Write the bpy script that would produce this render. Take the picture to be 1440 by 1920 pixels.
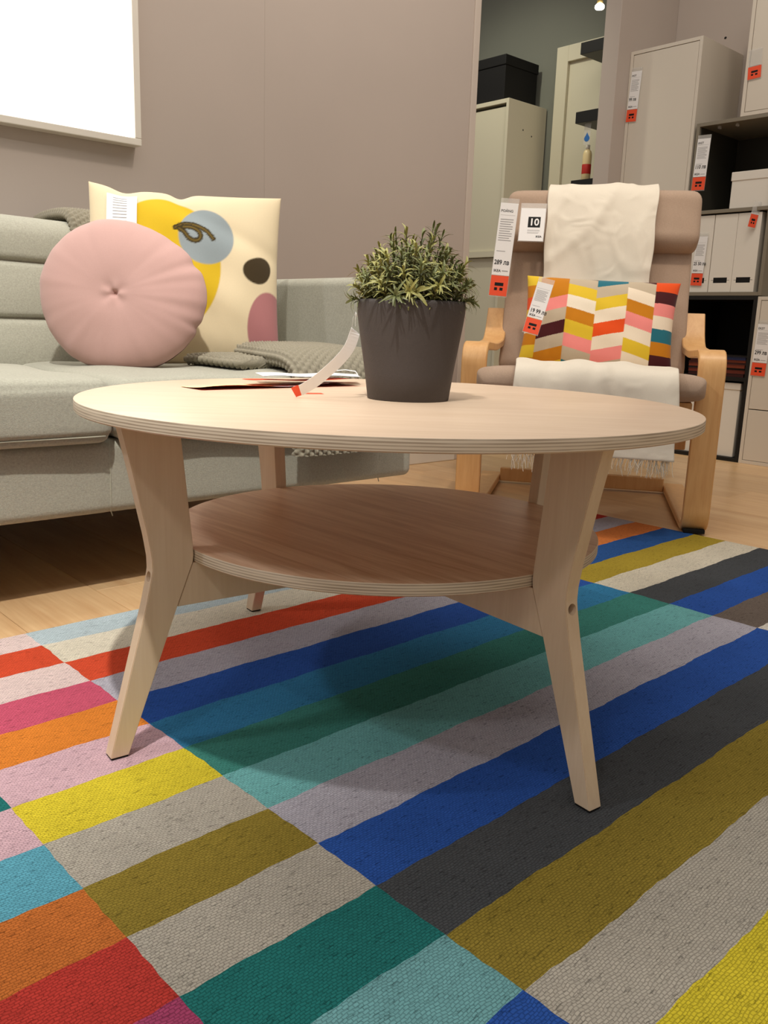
import bpy, bmesh, math, random
import numpy as np
from mathutils import Matrix, Vector
random.seed(7); rng = np.random.default_rng(7)
C = bpy.context.scene.collection
for o in list(bpy.data.objects): bpy.data.objects.remove(o)
PI = math.pi
RT = 0.005                      # top of the rug above the floor
CAMH = 0.5084 + RT
TH = math.radians(42.5)         # direction of the sofa wall in plan
cT, sT = math.cos(TH), math.sin(TH)
def UV(u, v, z=0.0): return Vector((u*cT - v*sT, u*sT + v*cT, z))

# ------------------------------------------------------------- camera
def set_camera():
    pitch, roll, f = 0.2154, 0.0330, 1612.2
    cp, sp = math.cos(pitch), math.sin(pitch)
    fwd = Vector((0, cp, -sp)); up = Vector((0, sp, cp)); rt = Vector((1, 0, 0))
    c, s = math.cos(roll), math.sin(roll)
    r2 = c*rt + s*up; u2 = -s*rt + c*up
    cam = bpy.data.cameras.new('camera'); ob = bpy.data.objects.new('camera', cam); C.objects.link(ob)
    m = Matrix((r2, u2, -fwd)).transposed().to_4x4(); m.translation = (0, 0, CAMH)
    ob.matrix_world = m
    cam.sensor_fit = 'VERTICAL'; cam.sensor_height = 36.0; cam.lens = f/1920*36.0
    cam.clip_start = 0.02
    bpy.context.scene.camera = ob
set_camera()
sc = bpy.context.scene
sc.view_settings.view_transform = 'Standard'; sc.view_settings.look = 'None'
sc.view_settings.gamma = 1.0; sc.view_settings.use_curve_mapping = False
sc.view_settings.exposure = 0.0

# ------------------------------------------------------------- world and lamps
w = bpy.data.worlds.new('world'); sc.world = w; w.use_nodes = True
w.node_tree.nodes['Background'].inputs[0].default_value = (1.0, 0.91, 0.83, 1)
w.node_tree.nodes['Background'].inputs[1].default_value = 0.35
def spot(name, loc, tgt, power, col, size=70, blend=0.5, rad=0.03):
    l = bpy.data.lights.new(name, 'SPOT'); o = bpy.data.objects.new(name, l); C.objects.link(o)
    l.energy = power; l.color = col; l.spot_size = math.radians(size); l.spot_blend = blend; l.shadow_soft_size = rad
    o.location = loc; o.rotation_euler = (Vector(tgt) - Vector(loc)).to_track_quat('-Z', 'Y').to_euler()
    return o
spot('overhead_spot', (-0.25, 0.19, 2.5), (-0.66, 1.62, 0.1), 235, (1.0, 0.97, 0.91), 50, 0.9, 0.03)
spot('overhead_spot', (-2.19, 0.19, 2.5), (0.0, 1.1, 0.2), 66, (0.96, 0.97, 1.0), 60, 0.8, 0.09)
spot('overhead_spot', (1.0, 1.75, 2.6), (0.75, 2.75, 0.5), 34, (1.0, 0.84, 0.64), 62, 0.9, 0.05)
spot('wall_washer', tuple(UV(1.5, 0.9, 2.9)), tuple(UV(1.7, 2.3, 1.3)), 75, (1.0, 0.89, 0.79), 85, 0.9, 0.10)
spot('wall_washer', tuple(UV(2.5, 1.0, 2.9)), tuple(UV(3.75, 1.8, 1.2)), 22, (1.0, 0.87, 0.74), 80, 0.9, 0.10)
ar = bpy.data.lights.new('overhead_fill', 'AREA'); ar.energy = 42; ar.color = (1.0, 0.94, 0.87); ar.shape = 'RECTANGLE'; ar.size = 3.2; ar.size_y = 2.4  # unseen overhead fill panel, added for soft light from above
aro = bpy.data.objects.new('overhead_fill', ar); C.objects.link(aro); aro.location = UV(1.3, 0.9, 3.0); aro.rotation_euler = (0, 0, TH)
spot('overhead_spot', (-0.9, -1.0, 2.7), (0.0, 1.2, 0.1), 42, (1.0, 0.95, 0.88), 55, 0.9, 0.12)  # added fill spot behind the camera, lightens the shadow under the table
spot('hall_spot', tuple(UV(2.75, 3.0, 2.6)), tuple(UV(3.5, 3.2, 1.0)), 42, (1.0, 0.96, 0.78), 95, 0.8, 0.05)

# ------------------------------------------------------------- materials
def lin(c):
    out = []
    for x in c[:3]:
        x = x/255.0
        out.append(x/12.92 if x <= 0.04045 else ((x+0.055)/1.055)**2.4)
    return tuple(out) + (1.0,)
def newmat(name):
    m = bpy.data.materials.new(name); m.use_nodes = True
    nt = m.node_tree; return m, nt, nt.nodes['Principled BSDF']
def N(nt, t, **kw):
    n = nt.nodes.new(t)
    for k, v in kw.items():
        if k.startswith('i_'): n.inputs[k[2:].replace('_', ' ')].default_value = v
        else: setattr(n, k, v)
    return n
def plain(name, col, rough=0.5, spec=0.5, noise=0.0, nscale=40, bump=0.0, bscale=300, metallic=0.0, trans=0.0, alpha=1.0):
    m, nt, b = newmat(name)
    b.inputs['Roughness'].default_value = rough
    b.inputs['Specular IOR Level'].default_value = spec
    b.inputs['Metallic'].default_value = metallic
    b.inputs['Base Color'].default_value = lin(col)
    if alpha < 1: b.inputs['Alpha'].default_value = alpha
    tc = N(nt, 'ShaderNodeTexCoord')
    if noise:
        n = N(nt, 'ShaderNodeTexNoise', i_Scale=nscale, i_Detail=4.0)
        nt.links.new(tc.outputs['Object'], n.inputs['Vector'])
        mx = N(nt, 'ShaderNodeMix', data_type='RGBA')
        mx.inputs[6].default_value = lin([c*(1-noise) for c in col]); mx.inputs[7].default_value = lin([min(255, c*(1+noise)) for c in col])
        nt.links.new(n.outputs['Fac'], mx.inputs[0]); nt.links.new(mx.outputs[2], b.inputs['Base Color'])
    if bump:
        n2 = N(nt, 'ShaderNodeTexNoise', i_Scale=bscale, i_Detail=3.0)
        nt.links.new(tc.outputs['Object'], n2.inputs['Vector'])
        bp = N(nt, 'ShaderNodeBump', i_Strength=bump, i_Distance=0.002)
        nt.links.new(n2.outputs['Fac'], bp.inputs['Height']); nt.links.new(bp.outputs[0], b.inputs['Normal'])
    return m
def wood(name, light, dark, scale=6.0, stretch=14.0, axis='X', rot=0.0, rough=0.45, contrast=(0.35, 0.7), rand=False, fine=0.25):
    m, nt, b = newmat(name); b.inputs['Roughness'].default_value = rough; b.inputs['Specular IOR Level'].default_value = 0.35
    tc = N(nt, 'ShaderNodeTexCoord'); mp = N(nt, 'ShaderNodeMapping')
    s = [scale*stretch]*3; s['XYZ'.index(axis)] = scale
    mp.inputs['Scale'].default_value = s
    rn = N(nt, 'ShaderNodeVectorRotate', rotation_type='Z_AXIS'); rn.inputs['Angle'].default_value = rot
    nt.links.new(tc.outputs['Object'], rn.inputs['Vector'])
    src = rn.outputs[0]
    if rand:
        oi = N(nt, 'ShaderNodeObjectInfo'); ad = N(nt, 'ShaderNodeVectorMath', operation='ADD'); mu = N(nt, 'ShaderNodeMath', operation='MULTIPLY'); mu.inputs[1].default_value = 37.0
        nt.links.new(oi.outputs['Random'], mu.inputs[0]); nt.links.new(src, ad.inputs[0]); nt.links.new(mu.outputs[0], ad.inputs[1]); src = ad.outputs[0]
    nt.links.new(src, mp.inputs['Vector'])
    n = N(nt, 'ShaderNodeTexNoise', i_Scale=1.0, i_Detail=6.0, i_Roughness=0.6, i_Distortion=0.6)
    nt.links.new(mp.outputs[0], n.inputs['Vector'])
    mp2 = N(nt, 'ShaderNodeMapping'); s2 = [scale*stretch*6]*3; s2['XYZ'.index(axis)] = scale*2.5; mp2.inputs['Scale'].default_value = s2
    nt.links.new(src, mp2.inputs['Vector'])
    nf = N(nt, 'ShaderNodeTexNoise', i_Scale=1.0, i_Detail=3.0); nt.links.new(mp2.outputs[0], nf.inputs['Vector'])
    av = N(nt, 'ShaderNodeMix', data_type='FLOAT'); av.inputs[0].default_value = fine
    nt.links.new(n.outputs['Fac'], av.inputs[2]); nt.links.new(nf.outputs['Fac'], av.inputs[3])
    cr = N(nt, 'ShaderNodeValToRGB'); cr.color_ramp.elements[0].position = contrast[0]; cr.color_ramp.elements[1].position = contrast[1]
    cr.color_ramp.elements[0].color = lin(dark); cr.color_ramp.elements[1].color = lin(light)
    nt.links.new(av.outputs[0], cr.inputs[0])
    out = cr.outputs[0]
    if rand:
        hs = N(nt, 'ShaderNodeHueSaturation'); mr = N(nt, 'ShaderNodeMapRange'); mr.inputs[3].default_value = 0.86; mr.inputs[4].default_value = 1.1
        nt.links.new(oi.outputs['Random'], mr.inputs[0]); nt.links.new(mr.outputs[0], hs.inputs['Value']); nt.links.new(out, hs.inputs['Color']); out = hs.outputs[0]
    nt.links.new(out, b.inputs['Base Color'])
    bp = N(nt, 'ShaderNodeBump', i_Strength=0.08, i_Distance=0.001); nt.links.new(av.outputs[0], bp.inputs['Height']); nt.links.new(bp.outputs[0], b.inputs['Normal'])
    return m
def plywood_edge(name, base, line, n_layers, thick):
    m, nt, b = newmat(name); b.inputs['Roughness'].default_value = 0.5
    tc = N(nt, 'ShaderNodeTexCoord'); sp = N(nt, 'ShaderNodeSeparateXYZ'); nt.links.new(tc.outputs['Object'], sp.inputs[0])
    mu = N(nt, 'ShaderNodeMath', operation='MULTIPLY'); mu.inputs[1].default_value = n_layers/thick*PI
    nt.links.new(sp.outputs[2], mu.inputs[0])
    sn = N(nt, 'ShaderNodeMath', operation='SINE'); nt.links.new(mu.outputs[0], sn.inputs[0])
    no = N(nt, 'ShaderNodeTexNoise', i_Scale=14.0, i_Detail=3.0)
    mp = N(nt, 'ShaderNodeMapping'); mp.inputs['Scale'].default_value = (1, 1, 25); nt.links.new(tc.outputs['Object'], mp.inputs[0]); nt.links.new(mp.outputs[0], no.inputs['Vector'])
    ad = N(nt, 'ShaderNodeMath', operation='MULTIPLY_ADD'); ad.inputs[1].default_value = 0.30; nt.links.new(sn.outputs[0], ad.inputs[0]); nt.links.new(no.outputs['Fac'], ad.inputs[2])
    cr = N(nt, 'ShaderNodeValToRGB'); cr.color_ramp.elements[0].position = 0.2; cr.color_ramp.elements[1].position = 0.6
    cr.color_ramp.elements[0].color = lin(line); cr.color_ramp.elements[1].color = lin(base)
    nt.links.new(ad.outputs[0], cr.inputs[0]); nt.links.new(cr.outputs[0], b.inputs['Base Color'])
    return m
def fabric(name, col, scale=900, bump=0.4, speck=0.12, rough=0.9, attr=None, lines=0, wrinkle=0.0, wscale=14):
    m, nt, b = newmat(name); b.inputs['Roughness'].default_value = rough; b.inputs['Specular IOR Level'].default_value = 0.15
    b.inputs['Sheen Weight'].default_value = 0.15
    tc = N(nt, 'ShaderNodeTexCoord')
    n = N(nt, 'ShaderNodeTexNoise', i_Scale=scale*0.35, i_Detail=5.0, i_Roughness=0.7); nt.links.new(tc.outputs['Object'], n.inputs['Vector'])
    mr = N(nt, 'ShaderNodeMapRange'); mr.inputs[1].default_value = 0.3; mr.inputs[2].default_value = 0.7; mr.inputs[3].default_value = 1-speck; mr.inputs[4].default_value = 1+speck
    nt.links.new(n.outputs['Fac'], mr.inputs[0])
    hs = N(nt, 'ShaderNodeHueSaturation'); nt.links.new(mr.outputs[0], hs.inputs['Value'])
    if attr:
        at = N(nt, 'ShaderNodeAttribute', attribute_name=attr); nt.links.new(at.outputs['Color'], hs.inputs['Color'])
    else: hs.inputs['Color'].default_value = lin(col)
    nt.links.new(hs.outputs[0], b.inputs['Base Color'])
    n2 = N(nt, 'ShaderNodeTexNoise', i_Scale=scale, i_Detail=2.0); nt.links.new(tc.outputs['Object'], n2.inputs['Vector'])
    h = n2.outputs['Fac']
    if lines:
        wv = N(nt, 'ShaderNodeTexWave', wave_type='BANDS', bands_direction='X', i_Scale=lines); nt.links.new(tc.outputs['Object'], wv.inputs['Vector'])
        ad = N(nt, 'ShaderNodeMath', operation='MULTIPLY_ADD'); ad.inputs[1].default_value = 0.5; nt.links.new(wv.outputs['Fac'], ad.inputs[0]); nt.links.new(h, ad.inputs[2]); h = ad.outputs[0]
    bp = N(nt, 'ShaderNodeBump', i_Strength=bump, i_Distance=0.001); nt.links.new(h, bp.inputs['Height']); nt.links.new(bp.outputs[0], b.inputs['Normal'])
    if wrinkle:      # soft creases
        wn = N(nt, 'ShaderNodeTexNoise', i_Scale=wscale, i_Detail=3.0, i_Distortion=1.6); wn.noise_type = 'RIDGED_MULTIFRACTAL'
        nt.links.new(tc.outputs['Object'], wn.inputs['Vector'])
        wb_ = N(nt, 'ShaderNodeBump', i_Strength=wrinkle, i_Distance=0.006); nt.links.new(wn.outputs['Fac'], wb_.inputs['Height']); nt.links.new(wb_.outputs[0], bp.inputs['Normal'])
    return m
def rug_material():
    m, nt, b = newmat('rug_weave'); b.inputs['Roughness'].default_value = 0.95; b.inputs['Specular IOR Level'].default_value = 0.08
    tc = N(nt, 'ShaderNodeTexCoord')
    dn = N(nt, 'ShaderNodeTexNoise', i_Scale=70.0, i_Detail=2.0); nt.links.new(tc.outputs['Object'], dn.inputs['Vector'])
    sc_ = N(nt, 'ShaderNodeVectorMath', operation='SCALE'); sc_.inputs[3].default_value = 0.006; nt.links.new(dn.outputs['Color'], sc_.inputs[0])
    ad = N(nt, 'ShaderNodeVectorMath', operation='ADD'); nt.links.new(tc.outputs['Object'], ad.inputs[0]); nt.links.new(sc_.outputs[0], ad.inputs[1])
    br = N(nt, 'ShaderNodeTexBrick', i_Scale=1.0); br.inputs['Brick Width'].default_value = 0.0052; br.inputs['Row Height'].default_value = 0.0030
    br.inputs['Mortar Size'].default_value = 0.0005; br.inputs['Mortar Smooth'].default_value = 0.6
    br.inputs['Color1'].default_value = (1, 1, 1, 1); br.inputs['Color2'].default_value = (.86, .86, .86, 1); br.inputs['Mortar'].default_value = (.62, .62, .62, 1)
    nt.links.new(ad.outputs[0], br.inputs['Vector'])
    at = N(nt, 'ShaderNodeAttribute', attribute_name='Col')
    mx = N(nt, 'ShaderNodeMix', data_type='RGBA', blend_type='MULTIPLY'); mx.inputs[0].default_value = 1.0
    nt.links.new(at.outputs['Color'], mx.inputs[6]); nt.links.new(br.outputs['Color'], mx.inputs[7])
    # lint, dark specks and faint soiling
    v = N(nt, 'ShaderNodeTexNoise', i_Scale=120.0, i_Detail=4.0, i_Roughness=0.7); nt.links.new(tc.outputs['Object'], v.inputs['Vector'])
    mr = N(nt, 'ShaderNodeMapRange'); mr.inputs[1].default_value = 0.64; mr.inputs[2].default_value = 0.72; mr.inputs[3].default_value = 1.0; mr.inputs[4].default_value = 0.72
    nt.links.new(v.outputs['Fac'], mr.inputs[0])
    fm = N(nt, 'ShaderNodeMapping'); fm.inputs['Scale'].default_value = (110, 420, 110); nt.links.new(tc.outputs['Object'], fm.inputs['Vector'])
    fk = N(nt, 'ShaderNodeTexNoise', i_Scale=1.0, i_Detail=2.0); nt.links.new(fm.outputs[0], fk.inputs['Vector'])
    fr_ = N(nt, 'ShaderNodeMapRange'); fr_.inputs[1].default_value = 0.60; fr_.inputs[2].default_value = 0.70; fr_.inputs[3].default_value = 1.0; fr_.inputs[4].default_value = 0.62; nt.links.new(fk.outputs['Fac'], fr_.inputs[0])
    so = N(nt, 'ShaderNodeTexNoise', i_Scale=9.0, i_Detail=3.0); nt.links.new(tc.outputs['Object'], so.inputs['Vector'])
    mr2 = N(nt, 'ShaderNodeMapRange'); mr2.inputs[1].default_value = 0.3; mr2.inputs[2].default_value = 0.7; mr2.inputs[3].default_value = 0.92; mr2.inputs[4].default_value = 1.06
    nt.links.new(so.outputs['Fac'], mr2.inputs[0])
    mm = N(nt, 'ShaderNodeMath', operation='MULTIPLY'); nt.links.new(mr.outputs[0], mm.inputs[0]); nt.links.new(mr2.outputs[0], mm.inputs[1])
    m3 = N(nt, 'ShaderNodeMath', operation='MULTIPLY'); nt.links.new(mm.outputs[0], m3.inputs[0]); nt.links.new(fr_.outputs[0], m3.inputs[1])
    hs = N(nt, 'ShaderNodeHueSaturation'); nt.links.new(m3.outputs[0], hs.inputs['Value']); nt.links.new(mx.outputs[2], hs.inputs['Color'])
    nt.links.new(hs.outputs[0], b.inputs['Base Color'])
    n2 = N(nt, 'ShaderNodeTexNoise', i_Scale=350.0, i_Detail=3.0); nt.links.new(tc.outputs['Object'], n2.inputs['Vector'])
    ma = N(nt, 'ShaderNodeMath', operation='MULTIPLY_ADD'); ma.inputs[1].default_value = 0.9
    nt.links.new(n2.outputs['Fac'], ma.inputs[0]); nt.links.new(br.outputs['Color'], ma.inputs[2])
    bp = N(nt, 'ShaderNodeBump', i_Strength=0.75, i_Distance=0.0016); nt.links.new(ma.outputs[0], bp.inputs['Height']); nt.links.new(bp.outputs[0], b.inputs['Normal'])
    return m
def emis(name, col, strength):
    m, nt, b = newmat(name); b.inputs['Base Color'].default_value = lin(col); b.inputs['Emission Color'].default_value = lin(col); b.inputs['Emission Strength'].default_value = strength
    return m
M = {}
M['birch'] = wood('birch_veneer', (227, 203, 178), (211, 184, 156), 5, 12, 'X', 0.0, 0.38, (0.3, 0.75))
M['birch_shelf'] = wood('birch_shelf_shaded', (224, 192, 162), (194, 152, 120), 5, 13, 'X', 0.8, 0.42, (0.33, 0.62))  # birch made darker in its colour for the shade under the table top
M['trim'] = plain('trim_paint', (196, 184, 172), 0.5, 0.3)
M['birch_leg'] = wood('birch_leg', (228, 206, 178), (216, 190, 160), 6, 12, 'Z', 0.0, 0.42, (0.3, 0.75))
M['ply'] = plywood_edge('plywood_edge', (220, 205, 182), (172, 154, 132), 9, 0.0145)
M['oak'] = wood('oak_laminate', (218, 185, 140), (194, 153, 109), 2.6, 10, 'Y', 0.0, 0.32, (0.32, 0.68), rand=True, fine=0.35)
M['bent'] = wood('bentwood_birch', (226, 182, 124), (206, 154, 98), 7, 8, 'Z', 0.0, 0.35, (0.3, 0.75))
M['wall'] = plain('wall_paint_taupe', (182, 170, 160), 0.75, 0.25, 0.02, 3, 0.05, 180)
M['wall_green'] = plain('wall_sage_grey', (122, 124, 114), 0.8, 0.2, 0.03, 3, 0.05, 180)  # greener and darker tone for the hall stretch of wall
M['white'] = plain('white_lacquer', (226, 220, 208), 0.35, 0.4)
M['offwhite'] = plain('offwhite_lacquer', (212, 203, 188), 0.4, 0.4)
M['cream'] = plain('cream_lacquer', (216, 210, 186), 0.4, 0.4)
M['grey_lac'] = plain('grey_lacquer', (128, 120, 104), 0.45, 0.4)
M['grey_in'] = plain('dark_grey_matte', (64, 62, 54), 0.6, 0.3)  # darkened grey for shelf unit's inner shade; also floor slab and peg holes
M['black'] = plain('black_lacquer', (22, 21, 19), 0.45, 0.35)
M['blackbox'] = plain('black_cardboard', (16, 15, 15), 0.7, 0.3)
M['sofa'] = fabric('sofa_weave', (166, 164, 149), 800, 0.7, 0.16)
M['sofa_seam'] = fabric('sofa_seam', (172, 170, 152), 800, 0.5, 0.1)
M['pink'] = fabric('pink_cotton', (186, 150, 142), 1500, 0.15, 0.03, wrinkle=0.22, wscale=6)
M['print'] = fabric('printed_cotton', (255, 255, 255), 1500, 0.15, 0.03, attr='Col', wrinkle=0.08, wscale=8)
M['knit'] = fabric('knitted_wool', (140, 133, 115), 1200, 0.5, 0.15)
M['chaircloth'] = fabric('taupe_cotton', (176, 152, 132), 900, 0.5, 0.07, lines=160)
M['throw'] = fabric('cream_cotton', (226, 217, 200), 1300, 0.35, 0.03, wrinkle=0.75, wscale=11)
M['paper'] = plain('white_paper', (236, 234, 232), 0.6, 0.3)
M['orange'] = plain('orange_card', (236, 84, 48), 0.5, 0.4)
M['ink'] = plain('black_ink', (26, 26, 26), 0.6, 0.2)
M['greyink'] = plain('grey_ink', (165, 163, 162), 0.6, 0.2)
M['clear'] = plain('clear_plastic', (230, 228, 222), 0.15, 0.6, alpha=0.28)
M['pot'] = plain('dark_grey_pot', (72, 66, 64), 0.62, 0.35, 0.05, 300, 0.25, 700)
M['soil'] = plain('dark_soil', (28, 24, 18), 0.95, 0.1)
M['leaf'] = plain('olive_leaf', (146, 143, 82), 0.5, 0.4, 0.25, 60)
M['leaf2'] = plain('dull_green_leaf', (106, 111, 68), 0.5, 0.4, 0.25, 60)
M['stem'] = plain('brown_stem', (66, 58, 40), 0.7, 0.2)
M['metal'] = plain('steel', (190, 188, 184), 0.25, 0.5, metallic=1.0)
M['rubber'] = plain('black_rubber', (24, 22, 20), 0.8, 0.2)
M['glow'] = emis('backlit_panel', (255, 252, 246), 2.6)
M['bulb'] = emis('lamp_bulb', (255, 244, 222), 14.0)
M['brass'] = plain('brass', (196, 170, 110), 0.35, 0.5, metallic=0.8)
M['rug'] = rug_material()

# ------------------------------------------------------------- mesh helpers
def link(name, me, mat=None, parent=None, smooth=False):
    if smooth: me.polygons.foreach_set('use_smooth', [True]*len(me.polygons))
    if mat is not None:
        for mm in (mat if isinstance(mat, (list, tuple)) else [mat]): me.materials.append(mm)
    o = bpy.data.objects.new(name, me); C.objects.link(o)
    if parent is not None: o.parent = parent
    return o
def mk(name, verts, faces, mat, parent=None, smooth=False):
    me = bpy.data.meshes.new(name); me.from_pydata([tuple(map(float, v)) for v in verts], [], [tuple(int(i) for i in f) for f in faces]); me.update()
    return link(name, me, mat, parent, smooth)
def frombm(name, bm, mat, parent=None, smooth=False):
    bmesh.ops.recalc_face_normals(bm, faces=bm.faces)
    me = bpy.data.meshes.new(name); bm.to_mesh(me); bm.free()
    return link(name, me, mat, parent, smooth)
def add_box(bm, x0, x1, y0, y1, z0, z1):
    g = bmesh.ops.create_cube(bm, size=1.0)
    for v in g['verts']:
        v.co = Vector(((x0+x1)/2 + v.co.x*(x1-x0), (y0+y1)/2 + v.co.y*(y1-y0), (z0+z1)/2 + v.co.z*(z1-z0)))
    return g['verts']
def box(name, x0, x1, y0, y1, z0, z1, mat, parent=None, bev=0.0, seg=2):
    bm = bmesh.new(); add_box(bm, x0, x1, y0, y1, z0, z1)
    if bev: bmesh.ops.bevel(bm, geom=list(bm.edges), offset=bev, segments=seg, affect='EDGES', profile=0.5)
    return frombm(name, bm, mat, parent)
def grid_faces(nr, ncol, closed=False, off=0):
    f = []
    for i in range(nr-1):
        for j in range(ncol if closed else ncol-1):
            a = i*ncol + j; b = i*ncol + (j+1) % ncol
            f.append((off+a, off+b, off+b+ncol, off+a+ncol))
    return f
def loft(name, rings, mat, parent=None, smooth=True, caps=True):
    n = len(rings[0]); V = [p for r in rings for p in r]; F = grid_faces(len(rings), n, True)
    if caps:
        F.append(tuple(range(n-1, -1, -1))); F.append(tuple(range((len(rings)-1)*n, len(rings)*n)))
    return mk(name, V, F, mat, parent, smooth)
def lathe(name, prof, mat, parent=None, seg=64, smooth=True, caps=True):
    rings = [[(r*math.cos(2*PI*k/seg), r*math.sin(2*PI*k/seg), z) for k in range(seg)] for r, z in prof]
    return loft(name, rings, mat, parent, smooth, caps)
def tube(name, pts, rad, mat, parent=None, seg=8):
    rings = []
    pts = [Vector(p) for p in pts]
    for i, p in enumerate(pts):
        t = (pts[min(i+1, len(pts)-1)] - pts[max(i-1, 0)]).normalized()
        a = t.cross(Vector((0.13, 0.31, 0.94))).normalized(); b = t.cross(a)
        r = rad[i] if isinstance(rad, (list, tuple)) else rad
        rings.append([p + a*math.cos(2*PI*k/seg)*r + b*math.sin(2*PI*k/seg)*r for k in range(seg)])
    return loft(name, rings, mat, parent)
def prism(name, poly, axis_t, thick, mat, parent=None, bev=0.0):
    """poly: list of (a, z); extruded along local y by thick, centred; a -> local x"""
    bm = bmesh.new()
    vs = [bm.verts.new((a, -thick/2, z)) for a, z in poly]
    f = bm.faces.new(vs)
    r = bmesh.ops.extrude_face_region(bm, geom=[f])
    for v in r['geom']:
        if isinstance(v, bmesh.types.BMVert): v.co.y += thick
    if bev: bmesh.ops.bevel(bm, geom=list(bm.edges), offset=bev, segments=2, affect='EDGES')
    return frombm(name, bm, mat, parent)
def boolean_cut(o, cutters):
    for c in cutters:
        md = o.modifiers.new('cut', 'BOOLEAN'); md.object = c; md.operation = 'DIFFERENCE'; md.solver = 'EXACT'
    dg = bpy.context.evaluated_depsgraph_get(); dg.update()
    me = bpy.data.meshes.new_from_object(o.evaluated_get(dg))
    o.modifiers.clear(); old = o.data; o.data = me
    for c in cutters: bpy.data.objects.remove(c)
    return o
def rbox(name, lo, hi, r, mat, parent=None, disp=None, step=0.03, rs=4):
    """soft box with rounded edges; disp(P array)->P array"""
    lo = np.array(lo, float); hi = np.array(hi, float); c = (lo+hi)/2; h = (hi-lo)/2
    def samples(hh):
        inner = max(hh-r, 1e-4); n = max(2, int(2*inner/step))
        core = np.linspace(-inner, inner, n+1)
        e = r*np.sin(np.linspace(0, PI/2, rs+1))[1:]*1.0
        ed = np.tan(np.linspace(0, PI/4, rs+1))[1:]*r
        return np.concatenate([-(inner+ed)[::-1], core, inner+ed])
    S = [samples(x) for x in h]
    V = []; F = []
    for ax in range(3):
        a, b = [(1, 2), (2, 0), (0, 1)][ax]
        for sg in (-1, 1):
            A, B = np.meshgrid(S[a], S[b], indexing='ij')
            P = np.zeros(A.shape+(3,)); P[..., a] = A; P[..., b] = B; P[..., ax] = sg*h[ax]
            off = len(V); V.extend(P.reshape(-1, 3))
            fs = grid_faces(A.shape[0], A.shape[1], False, off)
            if sg > 0: fs = [f for f in fs]
            else: fs = [f[::-1] for f in fs]
            F.extend(fs)
    P = np.array(V); inn = np.clip(P, -(h-r), h-r); d = P-inn; L = np.linalg.norm(d, axis=1, keepdims=True); P = inn + d/np.maximum(L, 1e-9)*r + c
    key = {}; idx = np.zeros(len(P), int); out = []
    for i, k in enumerate(map(tuple, np.round(P, 5))):
        if k not in key: key[k] = len(out); out.append(P[i])
        idx[i] = key[k]
    P = np.array(out)
    F = [tuple(idx[j] for j in f) for f in F]; F = [f for f in F if len(set(f)) == 4 or len(set(f)) == 3]
    F = [tuple(dict.fromkeys(f)) for f in F]
    if disp is not None: P = disp(P)
    return mk(name, P, F, mat, parent, True)
def empty(name, loc=(0, 0, 0), rz=0.0, rot=None):
    o = bpy.data.objects.new(name, None); C.objects.link(o); o.location = loc
    o.rotation_euler = rot if rot is not None else (0, 0, rz); o.empty_display_size = 0.05
    return o
def tag(o, label, cat, group=None, kind=None):
    o['label'] = label; o['category'] = cat
    if group: o['group'] = group
    if kind: o['kind'] = kind
    return o
def struct(o): o['kind'] = 'structure'; return o
def colour_verts(o, cols):
    a = o.data.color_attributes.new('Col', 'FLOAT_COLOR', 'POINT')
    cols = np.asarray(cols, dtype=np.float32)
    if cols.shape[1] == 3: cols = np.c_[cols, np.ones(len(cols), np.float32)]
    a.data.foreach_set('color', cols.ravel())
def text(name, body, size, mat, parent, loc, rot=(PI/2, 0, 0), align='LEFT', xscale=1.0, bold=0.0):
    cu = bpy.data.curves.new(name, 'FONT'); cu.body = body; cu.size = size; cu.align_x = align; cu.offset = bold*size; cu.extrude = 0.00008; cu.resolution_u = 3
    t = bpy.data.objects.new(name, cu); C.objects.link(t)
    dg = bpy.context.evaluated_depsgraph_get(); dg.update()
    me = bpy.data.meshes.new_from_object(t.evaluated_get(dg)); bpy.data.objects.remove(t)
    me.materials.clear()
    o = link(name, me, mat, parent); o.location = loc; o.rotation_euler = rot; o.scale = (xscale, 1, 1)
    return o
def bars(name, rects, y, mat, parent):
    V = []; F = []
    for x0, x1, z0, z1 in rects:
        k = len(V); V += [(x0, y, z0), (x1, y, z0), (x1, y, z1), (x0, y, z1)]; F.append((k, k+1, k+2, k+3))
    o = mk(name, V, F, mat, parent)
    if len(rects) > 1: o['kind'] = 'stuff'
    return o
STORE = TH - PI/2                     # local x = -v, local y = u for furniture that faces the room along the right wall
def S_(v, u, z): return UV(u, v, z)

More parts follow.
